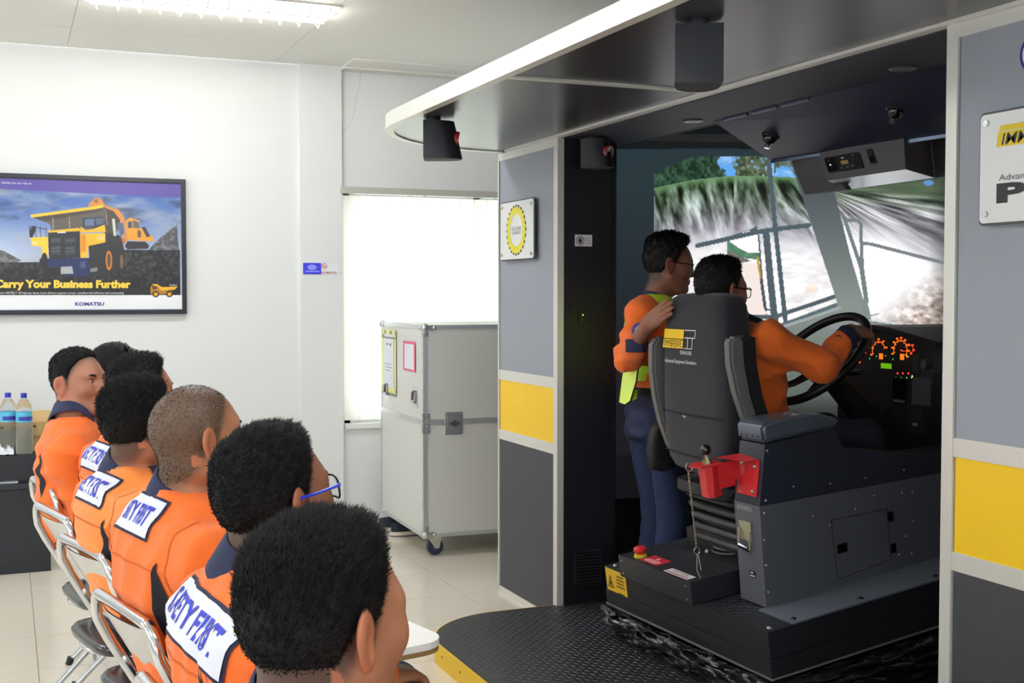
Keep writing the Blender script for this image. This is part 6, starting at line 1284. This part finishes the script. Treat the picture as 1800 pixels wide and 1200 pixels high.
b,S=seated('seated man mostly hidden, forehead and spiky hair showing beyond the glossy-haired man',.20,3.87,1.328,.385,22,hfine=.005,strands=6000,tt=.016,ts=.006,sl=.010,skin=(170,112,84),quiff=.006,seed=5,coarse=.02,byaw=12,sr=.0011); workwear(b,S,.20,3.87,1.328,pw=.27)
b,S=seated('seated man turning his head to look back toward the camera',.17,4.45,1.322,.232,-44,hfine=.0042,strands=7000,tt=.012,ts=.0015,sl=.006,skin=(172,116,90),stub=(70,56,50),fade=.75,wide=1.03,look=(1,-.05,-.02),hy=.02,seed=6,coarse=.02,byaw=-4,sr=.0011,lidm=mat('lash',(60,36,30),.7)); workwear(b,S,.17,4.45,1.322,text_=False)
b,S=seated('furthest seated man with black sunglasses pushed up on his head',.26,5.03,1.318,.405,8,hfine=.005,strands=2500,tt=.010,ts=.005,sl=.006,skin=(150,100,78),seed=7,coarse=.022,sr=.0011); workwear(b,S,.26,5.03,1.318,text_=False,slits=False)
S2=dict(S); R_=rot(math.radians(8),math.radians(66)); hc=np.array(S['head']); S2['toW']=lambda p:hc+R_@np.array(p)+np.array([0,0,.0]); sg_=glasses(b,S2,blkg,blkg,lw=.031,lh=.023,xo=.112,name='sunglasses',lm=blkg,r=.003)
# ================================================================ DRIVER
def W(px,py,ax,v): return at(px,py,ax,v)
hd=at(1268,512,'y',3.96); hip=np.array([2.66,3.965,.93])
tor=[(.86,.02,.12,.17),(.95,.0,.125,.175),(1.08,-.03,.115,.17),(1.20,-.045,.12,.182),(1.29,-.045,.115,.19),(1.33,-.05,.10,.185),(1.365,-.055,.08,.15),(1.395,-.06,.06,.09)]
hR=at(1505,597,'y',3.735)
wrR=np.array([3.05,3.725,1.325]); elR=np.array([2.79,3.70,1.235]); shR=np.array([2.60,3.775,1.335]); tp=WC+WR*(math.cos(math.radians(128))*wy+math.sin(math.radians(128))*wu)
gr=WC+WR*(-.80*wy+.60*wu)           # grip point on the near side of the rim
wrR=gr+np.array([-.085,-.012,.012])
wrL=WC+WR*(.97*wy+.2*wu)+np.array([-.085,.01,.0]); 
S=dict(org=(2.66,3.965),yaw=0,torso=tor,head=tuple(hd),hyaw=math.radians(6),hpitch=math.radians(-2),neck=(2.595,3.965,1.38),floor=.3,
  arms=[dict(p=[shR,elR,wrR],sleeve=.80,hand=dict(dir=(.93,.10,-.05),n=(.15,-.45,.85),side=1,curl=(.85,.9,.95,.95),fine=.0045,thumb=np.array([.8,.5,-.35]))),dict(p=[(2.60,4.155,1.335),(2.80,4.24,1.17),tuple(wrL)],sleeve=.82,hand=dict(dir=(.93,-.10,-.05),n=(.15,.45,.85),side=-1,curl=(.85,.9,.95,.95),fine=.006,thumb=np.array([.8,-.5,-.35])))],
  legs=[[(2.70,3.965+.09*s,.955),(3.10,3.965+.13*s,.945),(3.20,3.965+.12*s,.60)] for s in (-1,1)],waist=1.02,hfine=.004,strands=3500,tt=.016,ts=.005,sl=.008,skin=(150,100,78),fade=.75,quiff=.006,shirt_z=(.86,1.2),seed=2,coarse=.02,trm=trous,sr=.0015,hscale=1.0)
drv=person('driver in orange work shirt and glasses seated at the steering wheel',S); bv=S['bvh']
glasses(drv,S,blkg,blkg,r=.0017,lh=.019)
m=MB(); d=(wrR-elR); L=np.linalg.norm(d); d=d/L
for nm,e_,w_ in (('cuff',elR,wrR),('cuff',np.array((2.80,4.24,1.17)),wrL)):
    d=(w_-e_); L=np.linalg.norm(d); d/=L; obj(nm,MB().lathe([(.030,-.015),(.044,-.012),(.047,-.06),(.048,-.085),(.040,-.086)],w_-d*.005,d,n=24),navym,drv,deg=60)
0 and decal('shoulder_tab',bv,(2.60,3.80,1.37),(1,0,0),(0,-1,0),(0,0,-1),(.05,.12),navym,drv,nx=4,ny=8,off=.004)
# ================================================================ STANDING MAN
hd=at(1177,466,'y',4.64); ox,oy=hd[0]-.05,4.66
zt=hd[2]+.125; k=(zt-ZP)/1.70; Z=lambda h:ZP+h*k
tor=[(Z(.80),.0,.12,.165),(Z(.90),.0,.118,.165),(Z(1.02),-.005,.11,.155),(Z(1.14),-.005,.115,.165),(Z(1.26),-.005,.118,.178),(Z(1.34),-.01,.105,.185),(Z(1.385),-.012,.082,.15),(Z(1.42),-.01,.06,.09),(Z(1.45),0,.05,.06)]
yw=math.radians(-14)
sh=at(1131,548,'y',4.50); el=at(1104,628,'y',4.50); el[0]-=.0; wr=np.array((2.352,4.235,1.385)); hand_d=np.array((.06,-.88,.42)); 
S=dict(org=(ox,oy),yaw=yw,torso=tor,head=tuple(hd),hyaw=math.radians(-22),hpitch=math.radians(-6),neck=(ox,oy,Z(1.42)),floor=ZP,
  arms=[dict(p=[tuple(sh),tuple(el),tuple(wr)],sleeve=.45,rs=.056,re=.054,hand=dict(dir=tuple(hand_d/np.linalg.norm(hand_d)),n=(-1,-.15,.0),side=1,curl=(-.06,.02,.06,.10),fine=.0045,sc=1.0,spread=-.04,thumb=np.array([.8,-.3,.3]))),dict(p=[(ox+.05,oy+.19,Z(1.33)),(ox+.02,oy+.25,Z(1.06)),(ox+.16,oy+.21,Z(.90))],hand=dict(dir=(.5,-.1,-.8),n=(0,1,.2),side=1,curl=(.3,.35,.4,.4),fine=.008))],
  legs=[[(ox-.0,oy-.085,Z(.82)),(ox+.03,oy-.095,Z(.46)),(ox-.02,oy-.10,Z(.09))],[(ox,oy+.085,Z(.82)),(ox+.06,oy+.10,Z(.46)),(ox+.03,oy+.11,Z(.09))]],waist=Z(.955),hfine=.0045,strands=3500,tt=.024,ts=.010,sl=.011,skin=(140,92,72),fade=.75,quiff=.004,two_tone=at(1140,684,'y',4.6)[2],shirt_z=(Z(.86),1.2),seed=4,coarse=.02,trm=denim,thigh=.088,hem=.068,sr=.0016,foot=(.95,-.25,0))
std=person('standing man in orange and lime work vest leaning a hand on the driver seat',S); bv=S['bvh']
glasses(std,S,blkg,blkg,r=.0016,lh=.018)
lime=mat('vest_lime',(200,232,50),.7,bump=.2,bscale=600); vtr=mat('vest_black',(18,18,20),.8)
ld_=np.array([math.cos(yw),math.sin(yw),0]); lt_=np.array([-math.sin(yw),math.cos(yw),0]); o3=np.array([ox,oy,0])
for sd in (-1,1):
    decal('vest_panel',bv,o3+lt_*.10*sd+[0,0,Z(1.37)],ld_,lt_,(0,0,-1),(.24,.10),lime,std,nx=14,ny=8,off=.006)
decal('vest_back',bv,o3-ld_*.1+[0,0,Z(1.22)],-lt_,(0,0,1),ld_,(.30,.30),lime,std,nx=14,ny=14,off=.006)
decal('shoulder_tab',bv,o3-lt_*.175+ld_*.02+[0,0,Z(1.36)],ld_,lt_,(0,0.0,-1),(.05,.09),navym,std,nx=5,ny=8,off=.005)
mid=(sh+el)/2
pc=sh+(el-sh)*.42; vd=ray(1132,560); vd=vd/np.linalg.norm(vd); rt=np.cross(vd,[0,0,1.]); rt/=np.linalg.norm(rt)
decal('arm_badge',bv,pc+rt*.018,rt,(0,0,1),vd,(.075,.075),mat('badge_blue',(60,84,170),.6),std,nx=12,ny=12,off=.004,shape=lambda a,b:(a*math.sqrt(max(0,1-2*b*b)),b*math.sqrt(max(0,1-2*a*a))))
decal('arm_badge_ring',bv,pc+rt*.018,rt,(0,0,1),vd,(.05,.05),mat('badge_pale',(196,210,220),.6),std,nx=10,ny=10,off=.006,shape=lambda a,b:(a*math.sqrt(max(0,1-2*b*b)),b*math.sqrt(max(0,1-2*a*a))))
decal('arm_badge_centre',bv,pc+rt*.018,rt,(0,0,1),vd,(.026,.026),mat('badge_green',(52,130,84),.6),std,nx=8,ny=8,off=.008,shape=lambda a,b:(a*math.sqrt(max(0,1-2*b*b)),b*math.sqrt(max(0,1-2*a*a))))
pc=sh+(el-sh)*.72; decal('arm_navy_band',bv,pc+rt*.02,rt,(0,0,1),vd,(.085,.05),navym,std,nx=10,ny=6,off=.005); 
# hanging vest flap, belt, pouch
fl=at(1102,668,'y',4.52); m=MB(); P=[]
fo=[(1096,640),(1122,645),(1118,672),(1108,705),(1098,712),(1087,707),(1090,680)]
f3=[at(x_,y_,'y',4.47+(1122-x_)*.004) for i,(x_,y_) in enumerate(fo)]; m.add(f3+[p+np.array([.01,.012,0]) for p in f3],[tuple(range(7)),tuple(range(13,6,-1))]+[(i,(i+1)%7,7+(i+1)%7,7+i) for i in range(7)]); obj('vest_flap',m,mat('vest_lime_lit',(228,255,120),.7),std,deg=50)  # flap gets a lightened lime: room light on it painted into the colour
m=MB(); m.tube([p+np.array([0,-.002,0]) for p in f3],.004,n=6,closed=True); obj('vest_piping',m,vtr,std)
fo=[(1112,684),(1120,686),(1119,700),(1108,706)]; f3=[at(x_,y_,'y',4.53) for x_,y_ in fo]; m=MB(); m.add(f3+[p+np.array([.01,.012,0]) for p in f3],[(0,1,2,3),(7,6,5,4),(0,1,5,4),(1,2,6,5),(2,3,7,6),(3,0,4,7)]); obj('vest_flap',m,lime,std)
tb_=S['tbvh']; band('belt',tb_,(ox,oy),Z(.905),Z(.945),mat('belt_brown',(150,104,66),.6),std,n=60); band('waist_strap',bv,(ox,oy),Z(1.00),Z(1.035),vtr,std,n=60)
m=loft([sring(*at(1163,760+d*0,'y',4.44)[:2],at(1163,z_,'y',4.44)[2],hx,.03,4,n=20) for z_,hx,d in ((826,.03,0),(820,.055,0),(790,.065,0),(755,.05,0),(738,.02,0))]); pch=obj('belt_pouch',m,mat('pouch_black',(24,25,26),.6),std,deg=60)
